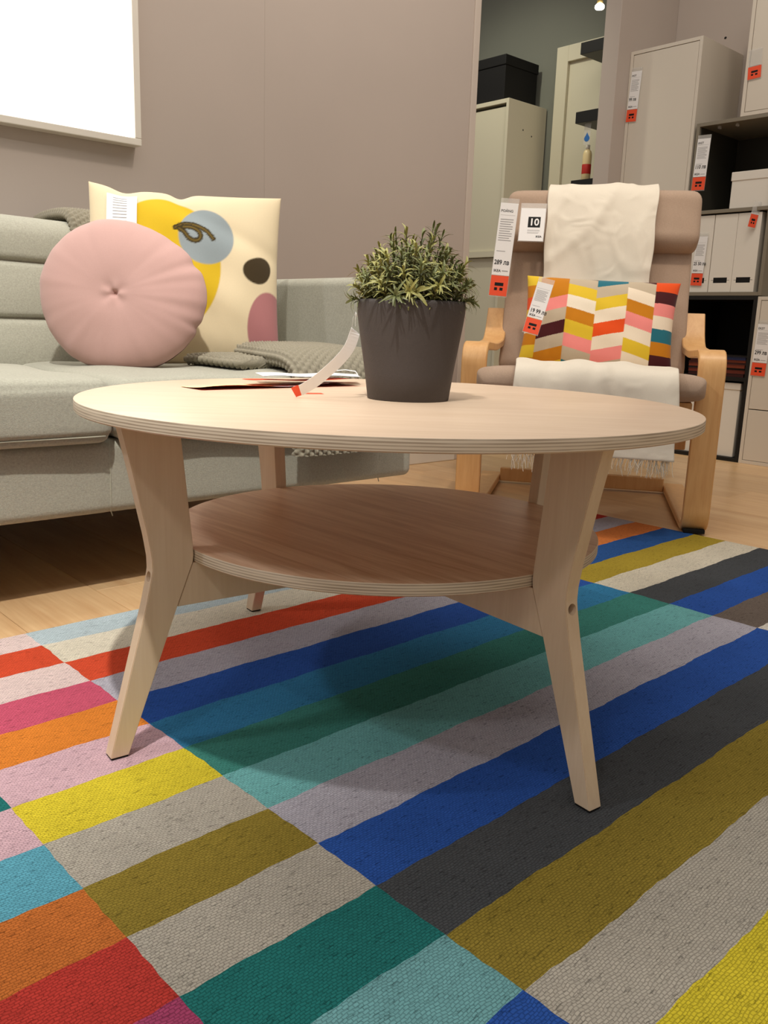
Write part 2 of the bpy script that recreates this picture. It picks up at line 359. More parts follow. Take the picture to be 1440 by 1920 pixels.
# ------------------------------------------------------------- setting
def build_setting():
    fl = struct(box('floor', -3.2, 6.0, -2.6, 5.4, -0.04, -0.0085, M['grey_in']))
    fl.rotation_euler = (0, 0, TH)
    wd, ln = 0.1825, 1.28
    proto = None
    for i in range(-8, 22):
        u0 = 0.474 + i*wd
        shift = (i*0.437) % 1.0 * ln
        for j in range(-2, 4):
            v0 = -1.6 + shift + j*ln - ln
            if v0 + ln < -1.4 or v0 > 4.3: continue
            if proto is None:
                bm = bmesh.new(); add_box(bm, 0.0004, wd-0.0004, 0.0004, ln-0.0004, -0.008, 0.0)
                bmesh.ops.bevel(bm, geom=[e for e in bm.edges if all(v.co.z > -0.001 for v in e.verts)], offset=0.0009, segments=1, affect='EDGES')
                p = frombm('plank', bm, M['oak'], fl); proto = p
            else:
                p = proto.copy(); C.objects.link(p); p.parent = fl
            p.location = (u0, v0, 0)
    # sofa wall: two board panels with a fine joint, and its white end trim
    wb = struct(empty('wall_back', (0, 0, 0), TH))
    box('panel', -2.6, 1.5708, 2.30, 2.40, 0, 3.1, M['wall'], wb)
    box('panel', 1.5712, 2.462, 2.30, 2.40, 0, 3.1, M['wall'], wb)
    t = struct(empty('trim_1', (0, 0, 0), TH))
    box('front_strip', 2.4625, 2.492, 2.293, 2.31, 0, 3.1, M['trim'], t, 0.002)
    box('edge_strip', 2.483, 2.492, 2.311, 2.405, 0, 3.1, M['trim'], t, 0.002)
    b = struct(box('baseboard_back', -2.6, 2.461, 2.286, 2.2995, 0, 0.06, M['white'], None, 0.003)); b.rotation_euler = (0, 0, TH)
    p = struct(box('wall_pillar', 3.36, 3.80, 2.30, 2.378, 0, 3.1, M['wall'], None, 0.002)); p.rotation_euler = (0, 0, TH)
    r = struct(box('wall_right', 3.801, 3.90, -2.4, 2.40, 0, 3.1, M['wall'])); r.rotation_euler = (0, 0, TH)
    # old screw hole in the wall
    sh = mk('screw_hole', [(math.cos(a)*0.006, -0.0008, math.sin(a)*0.005) for a in np.linspace(0, 2*PI, 9)[:-1]], [tuple(range(8))], M['black'], None)
    sh.parent = r; sh.rotation_euler = (0, 0, -PI/2); sh.location = (3.801, 2.06, 1.77)
    h = struct(box('wall_hall', 3.801, 3.90, 2.401, 5.2, 0, 3.1, M['wall_green'])); h.rotation_euler = (0, 0, TH)
    # back-lit window panel
    wn = struct(empty('window_1', (0, 0, 0), TH))
    u0, u1, z0, z1 = 0.0, 1.153, 0.955, 1.80; fw = 0.018; y0, y1 = 2.262, 2.2995
    box('pane', u0+fw, u1-fw, 2.283, 2.292, z0+fw, z1-fw, M['glow'], wn)
    box('frame_rail', u0, u1, y0, y1, z0, z0+fw, M['white'], wn, 0.002)
    box('frame_rail', u0, u1, y0, y1, z1-fw, z1, M['white'], wn, 0.002)
    box('frame_stile', u1-fw, u1, y0, y1, z0+fw, z1-fw, M['white'], wn, 0.002)
    box('frame_stile', u0, u0+fw, y0, y1, z0+fw, z1-fw, M['white'], wn, 0.002)
build_setting()

# ------------------------------------------------------------- rug
def build_rug():
    th = 0.7600; o = np.array([-0.1728, 0.8908]); wrow = 0.0858
    ca, sa = math.cos(th), math.sin(th)
    K = dict(royal=(34, 82, 176), tealblue=(42, 126, 178), green=(54, 134, 122), mint=(104, 180, 180), lav=(176, 172, 184), charcoal=(72, 75, 78),
             olive=(150, 128, 40), beige=(182, 174, 158), yellow=(228, 206, 36), redor=(222, 70, 36), cream=(218, 208, 184), ice=(178, 196, 202), orange=(232, 128, 34),
             rose=(206, 76, 104), pink=(214, 172, 182), red=(206, 54, 44), magenta=(176, 60, 104), teal=(26, 118, 114), sky=(86, 170, 194), ltteal=(108, 172, 176),
             palepink=(222, 196, 190), brown=(112, 98, 88), white=(222, 214, 200), steel=(34, 84, 158), ochre=(178, 152, 40), burnt=(226, 122, 52), deepor=(214, 112, 40))
    cols = [
        (-0.66, -0.2053, {-1: 'orange', 0: 'sky', 1: 'olive', 2: 'cream', 3: 'royal', 4: 'teal', 5: 'pink', 6: 'sky', 7: 'deepor', 8: 'red', 9: 'magenta', 10: 'yellow', 11: 'beige', 12: 'royal', 13: 'mint'}),
        (-0.2053, 0.0, {-1: 'palepink', 0: 'redor', 1: 'palepink', 2: 'rose', 3: 'orange', 4: 'pink', 5: 'yellow', 6: 'beige', 7: 'olive', 8: 'beige', 9: 'teal', 10: 'ltteal', 11: 'royal', 12: 'rose', 13: 'orange'}),
        (0.0, 1.0051, {-1: 'ice', 0: 'cream', 1: 'redor', 2: 'lav', 3: 'royal', 4: 'tealblue', 5: 'green', 6: 'mint', 7: 'lav', 8: 'royal', 9: 'charcoal', 10: 'olive', 11: 'beige', 12: 'yellow', 13: 'teal'}),
        (1.0051, 1.5971, {-1: 'red', 0: 'lav', 1: 'burnt', 2: 'steel', 3: 'ochre', 4: 'cream', 5: 'charcoal', 6: 'royal', 7: 'brown', 8: 'white', 9: 'orange', 10: 'teal', 11: 'pink', 12: 'olive', 13: 'sky'}),
    ]
    def wob(x, seed): return 0.0009*math.sin(x*23+seed*1.7) + 0.0007*math.sin(x*61+seed*3.1) + 0.0006*math.sin(x*170+seed)
    V = []; F = []; CL = []
    R0, R1 = -0.80, 13.6
    def pos(c, row):
        d = (row-6)*wrow
        return (c, -d)
    for ci, (c0, c1, rows) in enumerate(cols):
        for k, nm in rows.items():
            ra, rb = max(k, R0), min(k+1, R1)
            n = max(4, int((c1-c0)/0.012)); nr = 6
            base = len(V); kc = K[nm]; gm = sum(kc)/3; col = lin([x*0.86+gm*0.14+4 for x in kc])
            for r_ in range(nr+1):
                row = ra + (rb-ra)*r_/nr
                for i in range(n+1):
                    t = i/n
                    ca0 = c0 + (wob(row*wrow*3, ci+5) if ci > 0 else 0.3*wob(row*wrow*3, 2)); cb0 = c1 + (wob(row*wrow*3, ci+6) if ci < 3 else 0.3*wob(row*wrow*3, 9))
                    c = ca0 + (cb0-ca0)*t
                    wa = wob(c*1.3, k*2.3+ci*11)/wrow if ra == k else 0.4*wob(c*1.3, 1)/wrow
                    wb = wob(c*1.3, (k+1)*2.3+ci*11)/wrow if rb == k+1 else 0.0
                    rr = row + wa*(1-r_/nr) + wb*(r_/nr)
                    x, y = pos(c, rr)
                    z = RT + 0.0009*math.sin(x*31+1)*math.sin(y*27)*0.6
                    V.append((x, y, z)); CL.append(col)
            F += [f[::-1] for f in grid_faces(nr+1, n+1, False, base)]
    # woven edge all round
    x0, x1 = -0.66, 1.5971; ya, yb = -(R0-6)*wrow, -(R1-6)*wrow
    base = len(V); edge = lin((196, 186, 168))
    V += [(x0, ya, RT-0.0008), (x1, ya, RT-0.0008), (x1, yb, RT-0.0008), (x0, yb, RT-0.0008), (x0, ya, 0.0004), (x1, ya, 0.0004), (x1, yb, 0.0004), (x0, yb, 0.0004)]; CL += [edge]*8
    F += [(base+4, base+5, base+6, base+7)] + [(base+i, base+(i+1) % 4, base+4+(i+1) % 4, base+4+i) for i in range(4)]
    r = mk('rug', V, F, M['rug'], None, False)
    r.location = (o[0], o[1], 0); r.rotation_euler = (0, 0, th)
    colour_verts(r, CL)
    tag(r, 'flat-woven rug in patchwork stripes of many bright colours under the coffee table', 'rug')
build_rug()

# ------------------------------------------------------------- coffee table
TX, TY, ZT = 0.0026, 1.1592, 0.41 + RT
LEGA = -2.4995
def build_table():
    t = empty('coffee_table', (TX, TY, RT+0.0006)); tag(t, 'round pale birch coffee table with a lower shelf and four bent legs', 'table')
    def disc(name, rad, z0, z1, mtop):
        pr = [(0.02, z1), (rad*0.5, z1), (rad-0.0015, z1), (rad-0.0004, z1-0.0004), (rad, z1-0.0015), (rad, (z0+z1)/2), (rad, z0+0.0015), (rad-0.0015, z0), (rad*0.5, z0), (0.02, z0)]
        o = lathe(name, pr, [mtop, M['ply']], t, 160, True)
        for p in o.data.polygons:
            if abs(p.normal.z) < 0.5: p.material_index = 1
        o.data.set_sharp_from_angle(angle=math.radians(35))
        return o
    disc('table_top', 0.40, 0.3955, 0.41, M['birch'])
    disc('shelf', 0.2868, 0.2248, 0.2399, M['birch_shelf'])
    outer = [(0.3722, 0.3955), (0.3600, 0.342), (0.3435, 0.262), (0.3395, 0.236), (0.3392, 0.222), (0.3412, 0.210), (0.3480, 0.180), (0.3955, 0.0018)]
    inner = [(0.3740, 0.0018), (0.3100, 0.174), (0.2895, 0.2262), (0.2884, 0.234), (0.2892, 0.248), (0.3035, 0.3955)]
    leg = prism('leg', outer + inner, 'y', 0.0190, M['birch_leg'], t, 0.0008)
    bm = bmesh.new(); bmesh.ops.create_cone(bm, cap_ends=True, segments=20, radius1=0.0062, radius2=0.0062, depth=0.03)
    bmesh.ops.rotate(bm, verts=bm.verts, matrix=Matrix.Rotation(PI/2, 3, 'Y')); bmesh.ops.translate(bm, verts=bm.verts, vec=(0.345, 0, 0.213))
    cut = frombm('cutter', bm, None); cut.location = t.location; bpy.context.view_layer.update()
    boolean_cut(leg, [cut])
    bm = bmesh.new(); bmesh.ops.create_cone(bm, cap_ends=True, segments=16, radius1=0.0040, radius2=0.0040, depth=0.003)
    bmesh.ops.rotate(bm, verts=bm.verts, matrix=Matrix.Rotation(PI/2, 3, 'Y')); bmesh.ops.translate(bm, verts=bm.verts, vec=(0.3320, 0, 0.213))
    bolt = frombm('bolt', bm, M['metal'], leg)
    pad = box('foot_pad', 0.3748, 0.3946, -0.0088, 0.0088, 0.0, 0.0018, M['rubber'], leg)
    for k in range(4):
        if k == 0: l = leg
        else:
            l = leg.copy(); C.objects.link(l); l.parent = t
            for c_ in (bolt, pad):
                d = c_.copy(); C.objects.link(d); d.parent = l
        l.rotation_euler = (0, 0, LEGA + k*PI/2)
    for k in range(2):
        b = prism('crossbar', [(-0.3094, 0.1735), (0.3094, 0.1735), (0.2892, 0.2246), (-0.2892, 0.2246)], 'y', 0.0170, M['birch_leg'], t, 0.0005)
        b.rotation_euler = (0, 0, LEGA + k*PI/2); b.scale = (1, 1, 1)
        if k: b.location.z = -0.0003
build_table()

# ------------------------------------------------------------- potted plant
def build_plant():
    px, py = 0.027, 1.164
    p = empty('potted_plant', (px, py, ZT)); tag(p, 'bushy green artificial herb in a dark grey pot on the coffee table', 'plant')
    prof = [(0.020, 0.0), (0.0525, 0.0), (0.0545, 0.0015), (0.0590, 0.035), (0.0645, 0.070), (0.0690, 0.098), (0.0712, 0.115), (0.0714, 0.124), (0.0708, 0.1285), (0.0695, 0.1290), (0.0684, 0.1280), (0.0675, 0.118), (0.064, 0.105), (0.02, 0.104)]
    lathe('pot', prof, M['pot'], p, 72)
    lathe('soil', [(0.005, 0.112), (0.03, 0.113), (0.0655, 0.111), (0.0655, 0.108), (0.005, 0.108)], M['soil'], p, 32)
    r = random.Random(11)
    def leaf(V, F, base, d, up, L, W, droop):
        side = d.cross(up).normalized(); k = len(V); n = 4
        for i in range(n+1):
            t = i/n
            c = base + d*L*t + up*(0.30*L*math.sin(t*PI*0.6) - droop*L*t*t)
            wv = W*(math.sin(PI*(0.08+0.86*t))**0.7)
            V.append(c - side*wv + up*0.22*wv); V.append(c - up*0.12*wv); V.append(c + side*wv + up*0.22*wv)
        for i in range(n):
            a = k+i*3; F += [(a, a+1, a+4, a+3), (a+1, a+2, a+5, a+4)]
    nspr = 105
    for s in range(nspr):
        ang = s*2.39996 + r.uniform(-.25, .25); q = math.sqrt((s+0.5)/nspr)
        root = Vector((math.cos(ang)*0.050*q, math.sin(ang)*0.050*q, 0.110))
        reach = 0.016 + 0.062*q
        hgt = 0.204 - 0.060*q**1.8 + r.uniform(-.014, .010)
        if s < 9: hgt += 0.010*r.random()
        tip = Vector((math.cos(ang)*reach*1.0 + 0.006*(1-q), math.sin(ang)*reach, hgt - (0.006 if q > .95 else 0)))
        mid = root.lerp(tip, 0.5) + Vector((math.cos(ang), math.sin(ang), 0))*0.006*q + Vector((0, 0, 0.014))
        pts = []
        for i in range(9):
            t = i/8; pts.append(root*(1-t)**2 + mid*2*t*(1-t) + tip*t*t)
        V = []; F = []
        for i, c in enumerate(pts):
            tg = (pts[min(i+1, 8)] - pts[max(i-1, 0)]).normalized(); a = tg.cross(Vector((0.3, 0.9, 0.1))).normalized(); b = tg.cross(a)
            rr = 0.0011*(1-0.5*i/8)
            for k in range(4): V.append(c + a*math.cos(k*PI/2)*rr + b*math.sin(k*PI/2)*rr)
        F = grid_faces(9, 4, True); nstem = len(F)
        nl = 12
        for i in range(nl):
            t = 0.18 + 0.82*i/(nl-1); f = t*8; j = min(7, int(f)); c = pts[j].lerp(pts[j+1], f-j)
            tg = (pts[j+1]-pts[j]).normalized()
            for sgn in (0, PI):
                az = i*1.9 + sgn + r.uniform(-.4, .4)
                a = tg.cross(Vector((0.3, 0.9, 0.1))).normalized(); b = tg.cross(a)
                out = a*math.cos(az) + b*math.sin(az)
                spread = 0.95 - 0.45*(i/(nl-1))**2
                d = (out*spread + tg*0.75).normalized()
                up = (tg - d*tg.dot(d)).normalized()
                leaf(V, F, c, d, up, r.uniform(.0135, .0205), r.uniform(.0012, .0018), r.uniform(.35, .95))
        o = mk('sprig', V, F, [M['stem'], M['leaf'] if r.random() < .55 else M['leaf2']], p, True)
        o.data.polygons.foreach_set('material_index', [0]*nstem + [1]*(len(F)-nstem))
    # bright sprig hanging over the rim, towards the viewer
    V = []; F = []
    c = Vector((0.0035, -0.0700, 0.1385))
    for d, L in (((-.55, -.2, .85), .020), ((.95, -.25, .22), .020), ((.62, -.3, -.78), .024), ((-.9, -.3, -.12), .016), ((-.85, -.3, -.5), .013), ((.8, -.2, .5), .013)):
        d = Vector(d).normalized(); up = Vector((0, -1, 0.2)); up = (up - d*up.dot(d)).normalized()
        leaf(V, F, c, d, up, L, .0024, .12)
    mk('sprig', V, F, M['leaf'], p, True)
    # long price tag hanging on a loop from the pot, resting on the table
    tg = empty('hanging_price_tag', (px, py, ZT)); tag(tg, 'long curved white tag with orange end hanging from the plant pot', 'price tag')
    pts = [(-0.0722, -.028, .083), (-0.0725, -.030, .079), (-0.0790, -.031, .061), (-0.090, -.032, .046), (-0.104, -.033, .0320), (-0.120, -.034, .0180), (-0.136, -.035, .0070), (-0.146, -.036, .0030), (-0.150, -.036, .0012)]
    P = [Vector(q) for q in pts]
    # smooth path
    dense = []
    for i in range(len(P)-1):
        p0, p1, p2, p3 = P[max(i-1, 0)], P[i], P[i+1], P[min(i+2, len(P)-1)]
        for k in range(4):
            t = k/4; dense.append(0.5*((2*p1) + (p2-p0)*t + (2*p0-5*p1+4*p2-p3)*t*t + (3*p1-p0-3*p2+p3)*t**3))
    dense.append(P[-1])
    def strip(name, ps, mat, par, wdt=0.018, th=0.0005):
        rings = []
        for i, q in enumerate(ps):
            tn = (ps[min(i+1, len(ps)-1)] - ps[max(i-1, 0)]).normalized(); wv = Vector((-0.60, -0.45, 0.62)); wv = (wv - tn*wv.dot(tn)).normalized()
            nn = tn.cross(wv)
            a = max(0.0, 1-i/len(ps)); hw = wdt/2
            rings.append([q+wv*hw+nn*th/2, q-wv*hw+nn*th/2, q-wv*hw-nn*th/2, q+wv*hw-nn*th/2])
        return loft(name, rings, mat, par, False)
    for q in dense: q.z += 0.0058
    strip('paper_strip', dense[:27], M['paper'], tg, 0.0155)
    strip('orange_end', dense[26:], M['orange'], tg, 0.0155)
    tube('loop', [(-.0720, -.026, .094), (-.0722, -.028, .112), (-.0750, -.029, .104), (-.0760, -.030, .092), (-.0728, -.029, .0855)], 0.0006, M['clear'], tg, 6)
    tube('loop', [(-.0700, -.0262, .106), (-.0722, -.028, .112)], 0.0006, M['paper'], tg, 6)
build_plant()

def build_leaflets():
    def sheet(name, label, pts, colf, curl, z, group):
        # pts: 4 plan corners (world); grid with curl
        p = [Vector((a, b, 0)) for a, b in pts]; n, m_ = 14, 5; V = []; F = []
        for i in range(n+1):
            for j in range(m_+1):
                s, t = i/n, j/m_
                q = (p[0]*(1-s)+p[1]*s)*(1-t) + (p[3]*(1-s)+p[2]*s)*t
                V.append((q.x, q.y, ZT + z + curl(s, t)))
        F = grid_faces(n+1, m_+1); k = len(V); V2 = [(x, y, zz-0.0005) for x, y, zz in V]
        F2 = [f[::-1] for f in grid_faces(n+1, m_+1, False, k)]
        o = mk(name, V+V2, F+F2, colf, None, True); tag(o, label, 'price tag', group)
        return o
    g = 'price tags lying on the coffee table'
    o = sheet('paper_tag', 'cream and orange paper tag with lifted corner, lowest of the tags on the table', [(-0.257, 1.191), (-0.045, 1.375), (-0.100, 1.460), (-0.297, 1.240)], [M['paper'], M['orange'], plain('cream_paper', (246, 226, 166), 0.6, 0.3)], lambda s, t: 0.0012 + (0.0035 + 0.0020*math.sin(s*9))*(1-t)**2, 0.0003, g)
    for p in o.data.polygons:
        c = p.center
        if p.index >= 70: p.material_index = 1
        elif c.x < -0.17: p.material_index = 2
    o = sheet('paper_tag', 'long orange tag lying across the middle of the tags on the table', [(-0.185, 1.262), (-0.045, 1.372), (-0.085, 1.440), (-0.225, 1.330)], [M['orange']], lambda s, t: 0.0075 + 0.0040*(1-t)**2 + 0.0012*math.sin(s*7+1), 0.0006, g)
    o = sheet('paper_tag', 'white paper tag on top of the tags behind the plant pot', [(-0.190, 1.320), (-0.045, 1.400), (-0.055, 1.470), (-0.215, 1.400)], [M['paper']], lambda s, t: 0.0140 + 0.001*math.sin(s*11), 0.0008, g)
    o = sheet('orange_slip', 'small red-orange slip lying flat in front of the tags on the table', [(-0.118, 1.186), (-0.088, 1.196), (-0.094, 1.214), (-0.124, 1.204)], [M['orange']], lambda s, t: 0.0006, 0.0003, g)
    lp = tube('plastic_loop', [(-0.10, 1.40, ZT+.0155), (-0.092, 1.43, ZT+.020), (-0.072, 1.45, ZT+.0215), (-0.055, 1.44, ZT+.020), (-0.050, 1.42, ZT+.0155)], 0.0007, M['paper'], None, 6)
    tag(lp, 'thin white plastic loop on the tags beside the plant pot', 'loop')
build_leaflets()

# ------------------------------------------------------------- sofa
def build_sofa():
    s = empty('sofa', (0, 0, 0), TH); tag(s, 'grey-green fabric sofa with loose seat cushions against the wall', 'sofa')
    def seamed(lines, axis, ax2, side, depth=0.006, wid=0.006):
        def d(P):
            P = P.copy()
            for c in lines:
                g = np.exp(-((P[:, axis]-c)/wid)**2)
                m = P[:, ax2] < side
                P[m, ax2] += depth*g[m]
            return P
        return d
    zs0, zs1 = 0.286+RT, 0.397+RT
    rbox('base', (-0.78, 1.472, 0.152+RT), (1.437, 2.25, 0.288+RT), 0.018, M['sofa'], s, seamed([0.675, 1.331, 0.02], 0, 1, 1.50, 0.004, 0.004), 0.012, 4)
    for u in (0.672, 1.331):
        tube('seam', [(u, 1.4745, 0.286+RT), (u, 1.4735, 0.22+RT), (u, 1.4745, 0.17+RT), (u, 1.479, 0.158+RT), (u+.004, 1.479, 0.146+RT)], 0.0012, M['sofa_seam'], s, 6)
    def seat(P):
        P = P.copy(); c0, c1 = P[:, 0].min(), P[:, 0].max()
        sx = (P[:, 0]-c0)/(c1-c0)*2-1; sy = (P[:, 1]-1.70)/0.28
        top = P[:, 2] > 0.38
        P[top, 2] += 0.010*np.maximum(0, 1-sx[top]**6)*np.maximum(0, 1-sy[top]**4) + 0.0025*np.sin(P[top, 0]*31)*np.sin(P[top, 1]*21+1)
        fr = P[:, 1] < 1.50
        P[fr, 1] += 0.003*np.sin(P[fr, 0]*17) - 0.004*np.maximum(0, 1-sx[fr]**4)
        # bottom front roll under a top-stitched seam
        g = np.exp(-((P[:, 2]-(0.300+RT))/0.005)**2); P[fr, 1] += 0.005*g[fr]
        g = np.exp(-((P[:, 2]-(0.385+RT))/0.004)**2); P[fr, 1] += 0.002*g[fr]
        return P
    for a, b in ((0.678, 1.326), (0.012, 0.669), (-0.655, 0.004)):
        c = rbox('seat_cushion', (a, 1.438, zs0), (b, 1.965, zs1), 0.026, M['sofa'], s, seat, 0.012, 5)
        tube('piping', [(a+0.02+(b-a-0.04)*i/20, 1.4390+0.0030*math.sin((a+0.02+(b-a-.04)*i/20)*17)+0.0008, 0.300+RT) for i in range(21)], 0.0014, M['sofa_seam'], c, 6)
    def back(P):
        P = P.copy(); fr = P[:, 1] < 2.05
        for zc in (0.494+RT, 0.617+RT):
            g = np.exp(-((P[:, 2]-zc)/0.0045)**2); P[fr, 1] += 0.013*g[fr]
        bl = np.zeros(len(P))
        for za, zb in ((0.38, 0.494), (0.494, 0.617), (0.617, 0.72)):
            t = (P[:, 2]-za-RT)/(zb-za); bl += np.where((t > 0) & (t < 1), np.sin(np.clip(t, 0, 1)*PI), 0)
        P[fr, 1] -= 0.006*bl[fr]
        P[:, 2] += 0.006*np.sin(P[:, 0]*3+1)*(P[:, 2] > 0.6)
        P[:, 1] += 0.10*(P[:, 2]-0.4)*(P[:, 1] < 2.1)
        return P
    rbox('backrest', (-0.78, 1.962, 0.292+RT), (1.325, 2.255, 0.716+RT), 0.045, M['sofa'], s, back, 0.006, 6)
    for a, b in ((1.3300, 1.437), (-0.78, -0.665)):
        rbox('armrest', (a, 1.474, 0.290+RT), (b, 2.20, 0.613+RT), 0.022, M['sofa'], s, None, 0.04, 5)
    for u, v in ((-0.6, 1.60), (1.30, 1.66), (-0.6, 2.15), (1.30, 2.15)):
        l = lathe('leg', [(0.011, 0.0), (0.013, 0.001), (0.021, 0.153+RT), (0.019, 0.154+RT)], M['bent'], s, 20); l.location = (u, v, 0)
build_sofa()

def knit_h(a, b, p=0.0105):
    """garter-stitch relief; a along rows, b across rows (metres)"""
    row = np.floor(b/p); ph = (row % 2)*0.5
    return np.abs(np.sin(PI*(b/p)))**0.8*(0.35+0.65*np.abs(np.sin(PI*(a/(p*1.25)+ph))))
def knit_sweep(name, path, half_w, half_t, mat, parent, skew=None, res=0.0021, amp=0.0085):
    P = [np.array(p, float) for p in path]
    dense = []
    for i in range(len(P)-1):
        p0, p1, p2, p3 = P[max(i-1, 0)], P[i], P[i+1], P[min(i+2, len(P)-1)]
        n = max(2, int(np.linalg.norm(p2-p1)/res))
        for k in range(n):
            t = k/n; dense.append(0.5*((2*p1)+(p2-p0)*t+(2*p0-5*p1+4*p2-p3)*t*t+(3*p1-p0-3*p2+p3)*t**3))
    dense.append(P[-1]); D = np.array(dense)
    T = np.gradient(D, axis=0); T /= np.linalg.norm(T, axis=1, keepdims=True)
    Xa = np.array([1.0, 0, 0]); Nn = np.cross(T, Xa); Nn /= np.linalg.norm(Nn, axis=1, keepdims=True)
    L = np.r_[0, np.cumsum(np.linalg.norm(np.diff(D, axis=0), axis=1))]
    per = 4*half_w; nt = int(per/res)
    # superellipse section by arc length
    ang = np.linspace(0, 2*PI, 2000); e = 0.45
    cx = half_w*np.sign(np.cos(ang))*np.abs(np.cos(ang))**e; cz = half_t*np.sign(np.sin(ang))*np.abs(np.sin(ang))**0.8
    al = np.r_[0, np.cumsum(np.hypot(np.diff(cx), np.diff(cz)))]
    tt = np.linspace(0, al[-1], nt, endpoint=False); X = np.interp(tt, al, cx); Z = np.interp(tt, al, cz)
    nx = np.gradient(Z); nz = -np.gradient(X); nl = np.hypot(nx, nz); nx /= nl; nz /= nl
    h = amp*knit_h(L[:, None]+0*tt[None], tt[None]+0*L[:, None])
    XX = X[None]+nx[None]*h; ZZ = Z[None]+nz[None]*h
    V = D[:, None, :] + XX[..., None]*Xa + ZZ[..., None]*Nn[:, None, :]
    V = V.reshape(-1, 3); F = grid_faces(len(D), nt, True)
    F.append(tuple(range(nt-1, -1, -1))); F.append(tuple(range((len(D)-1)*nt, len(D)*nt)))
    return mk(name, V, F, mat, parent, True)
def build_knit():
    t = empty('knitted_throw', (0, 0, 0), TH); tag(t, 'chunky grey knitted throw folded over the sofa seat beside the armrest', 'throw')
    z = RT
    path = [(1.190, 1.655, .437+z), (1.187, 1.60, .436+z), (1.185, 1.55, .434+z), (1.182, 1.475, .430+z), (1.180, 1.432, .414+z), (1.178, 1.413, .385+z), (1.177, 1.408, .33+z), (1.176, 1.408, .238+z)]
    knit_sweep('folded_layers', path, 0.134, 0.0175, M['knit'], t)
    knit_sweep('trailing_layer', [(1.02, 1.665, .421+z), (1.03, 1.63, .424+z), (1.05, 1.58, .421+z), (1.07, 1.53, .419+z)], 0.085, 0.006, M['knit'], t)
    t2 = empty('knitted_throw', (0, 0, 0), TH); tag(t2, 'end of a grey knitted throw hanging over the sofa back behind the cushions', 'throw')
    knit_sweep('draped_layer', [(0.905, 1.972, .60+z), (0.905, 1.985, .68+z), (0.905, 2.012, .722+z), (0.905, 2.06, .735+z), (0.905, 2.16, .735+z), (0.905, 2.22, .728+z)], 0.065, 0.007, M['knit'], t2)
build_knit()

# ------------------------------------------------------------- sofa cushions
def pillow_grid(n, w, h, thick, pw=0.5, pinch=0.05, wr=0.0, seed=0):
    s = np.sin(np.linspace(-PI/2, PI/2, n)*1.0); s = 0.55*s + 0.45*np.linspace(-1, 1, n)
    A, B = np.meshgrid(s, s, indexing='ij')
    X = A*w/2*(1-pinch*(1-np.abs(A)**1.5*0)*(1-B**2)*0 - pinch*(1-B**2)*np.abs(A)**3)
    Zc = B*h/2*(1-pinch*(1-A**2)*np.abs(B)**3)
    T = thick/2*(np.maximum(0, 1-A**2)*np.maximum(0, 1-B**2))**pw
    wv = wr*(np.sin(A*9+B*4+seed)*np.sin(B*7-A*3+seed*2))*np.maximum(0, 1-A**2)*np.maximum(0, 1-B**2)
    return A, B, X, Zc, T, wv
def smooth01(x, w): return np.clip(0.5 - x/w, 0, 1)[..., None]
def build_pillow(name, parent, n, w, h, thick, colf, pw=0.5, pinch=0.05, wr=0.004, seed=0, warp=None):
    """front faces local -y; colf(A,B)->linear rgb array for the front"""
    A, B, X, Z, T, wv = pillow_grid(n, w, h, thick, pw, pinch, wr, seed)
    Y = -T - wv
    if warp: X, Y, Z = warp(A, B, X, Y, Z)
    Vf = np.stack([X, Y, Z], -1).reshape(-1, 3)
    Xb, Yb, Zb = X, T*0.9, Z
    if warp: Xb, Yb, Zb = warp(A, B, *pillow_grid(n, w, h, thick, pw, pinch, 0, 0)[2:4], T*0.9) if False else (X, Y+1.9*T+wv, Z)
    Vb = np.stack([Xb, Yb, Zb], -1).reshape(-1, 3)
    k = n*n
    F = [f for f in grid_faces(n, n)] + [f[::-1] for f in grid_faces(n, n, False, k)]
    rim = [i for i in range(n)] + [i*n+n-1 for i in range(1, n)] + [(n-1)*n+i for i in range(n-2, -1, -1)] + [i*n for i in range(n-2, 0, -1)]
    o = mk(name, np.r_[Vf, Vb], F, M['print'], parent, True)
    cf = colf(A, B).reshape(-1, 3); cb = np.tile(colf(A*0-2, B*0)[0, 0], (k, 1)) if False else cf
    colour_verts(o, np.r_[cf, cb])
    bm = bmesh.new(); bm.from_mesh(o.data); bmesh.ops.remove_doubles(bm, verts=bm.verts, dist=1e-5); bmesh.ops.recalc_face_normals(bm, faces=bm.faces); bm.to_mesh(o.data); bm.free()
    return o, (A, B, X, Y, Z)
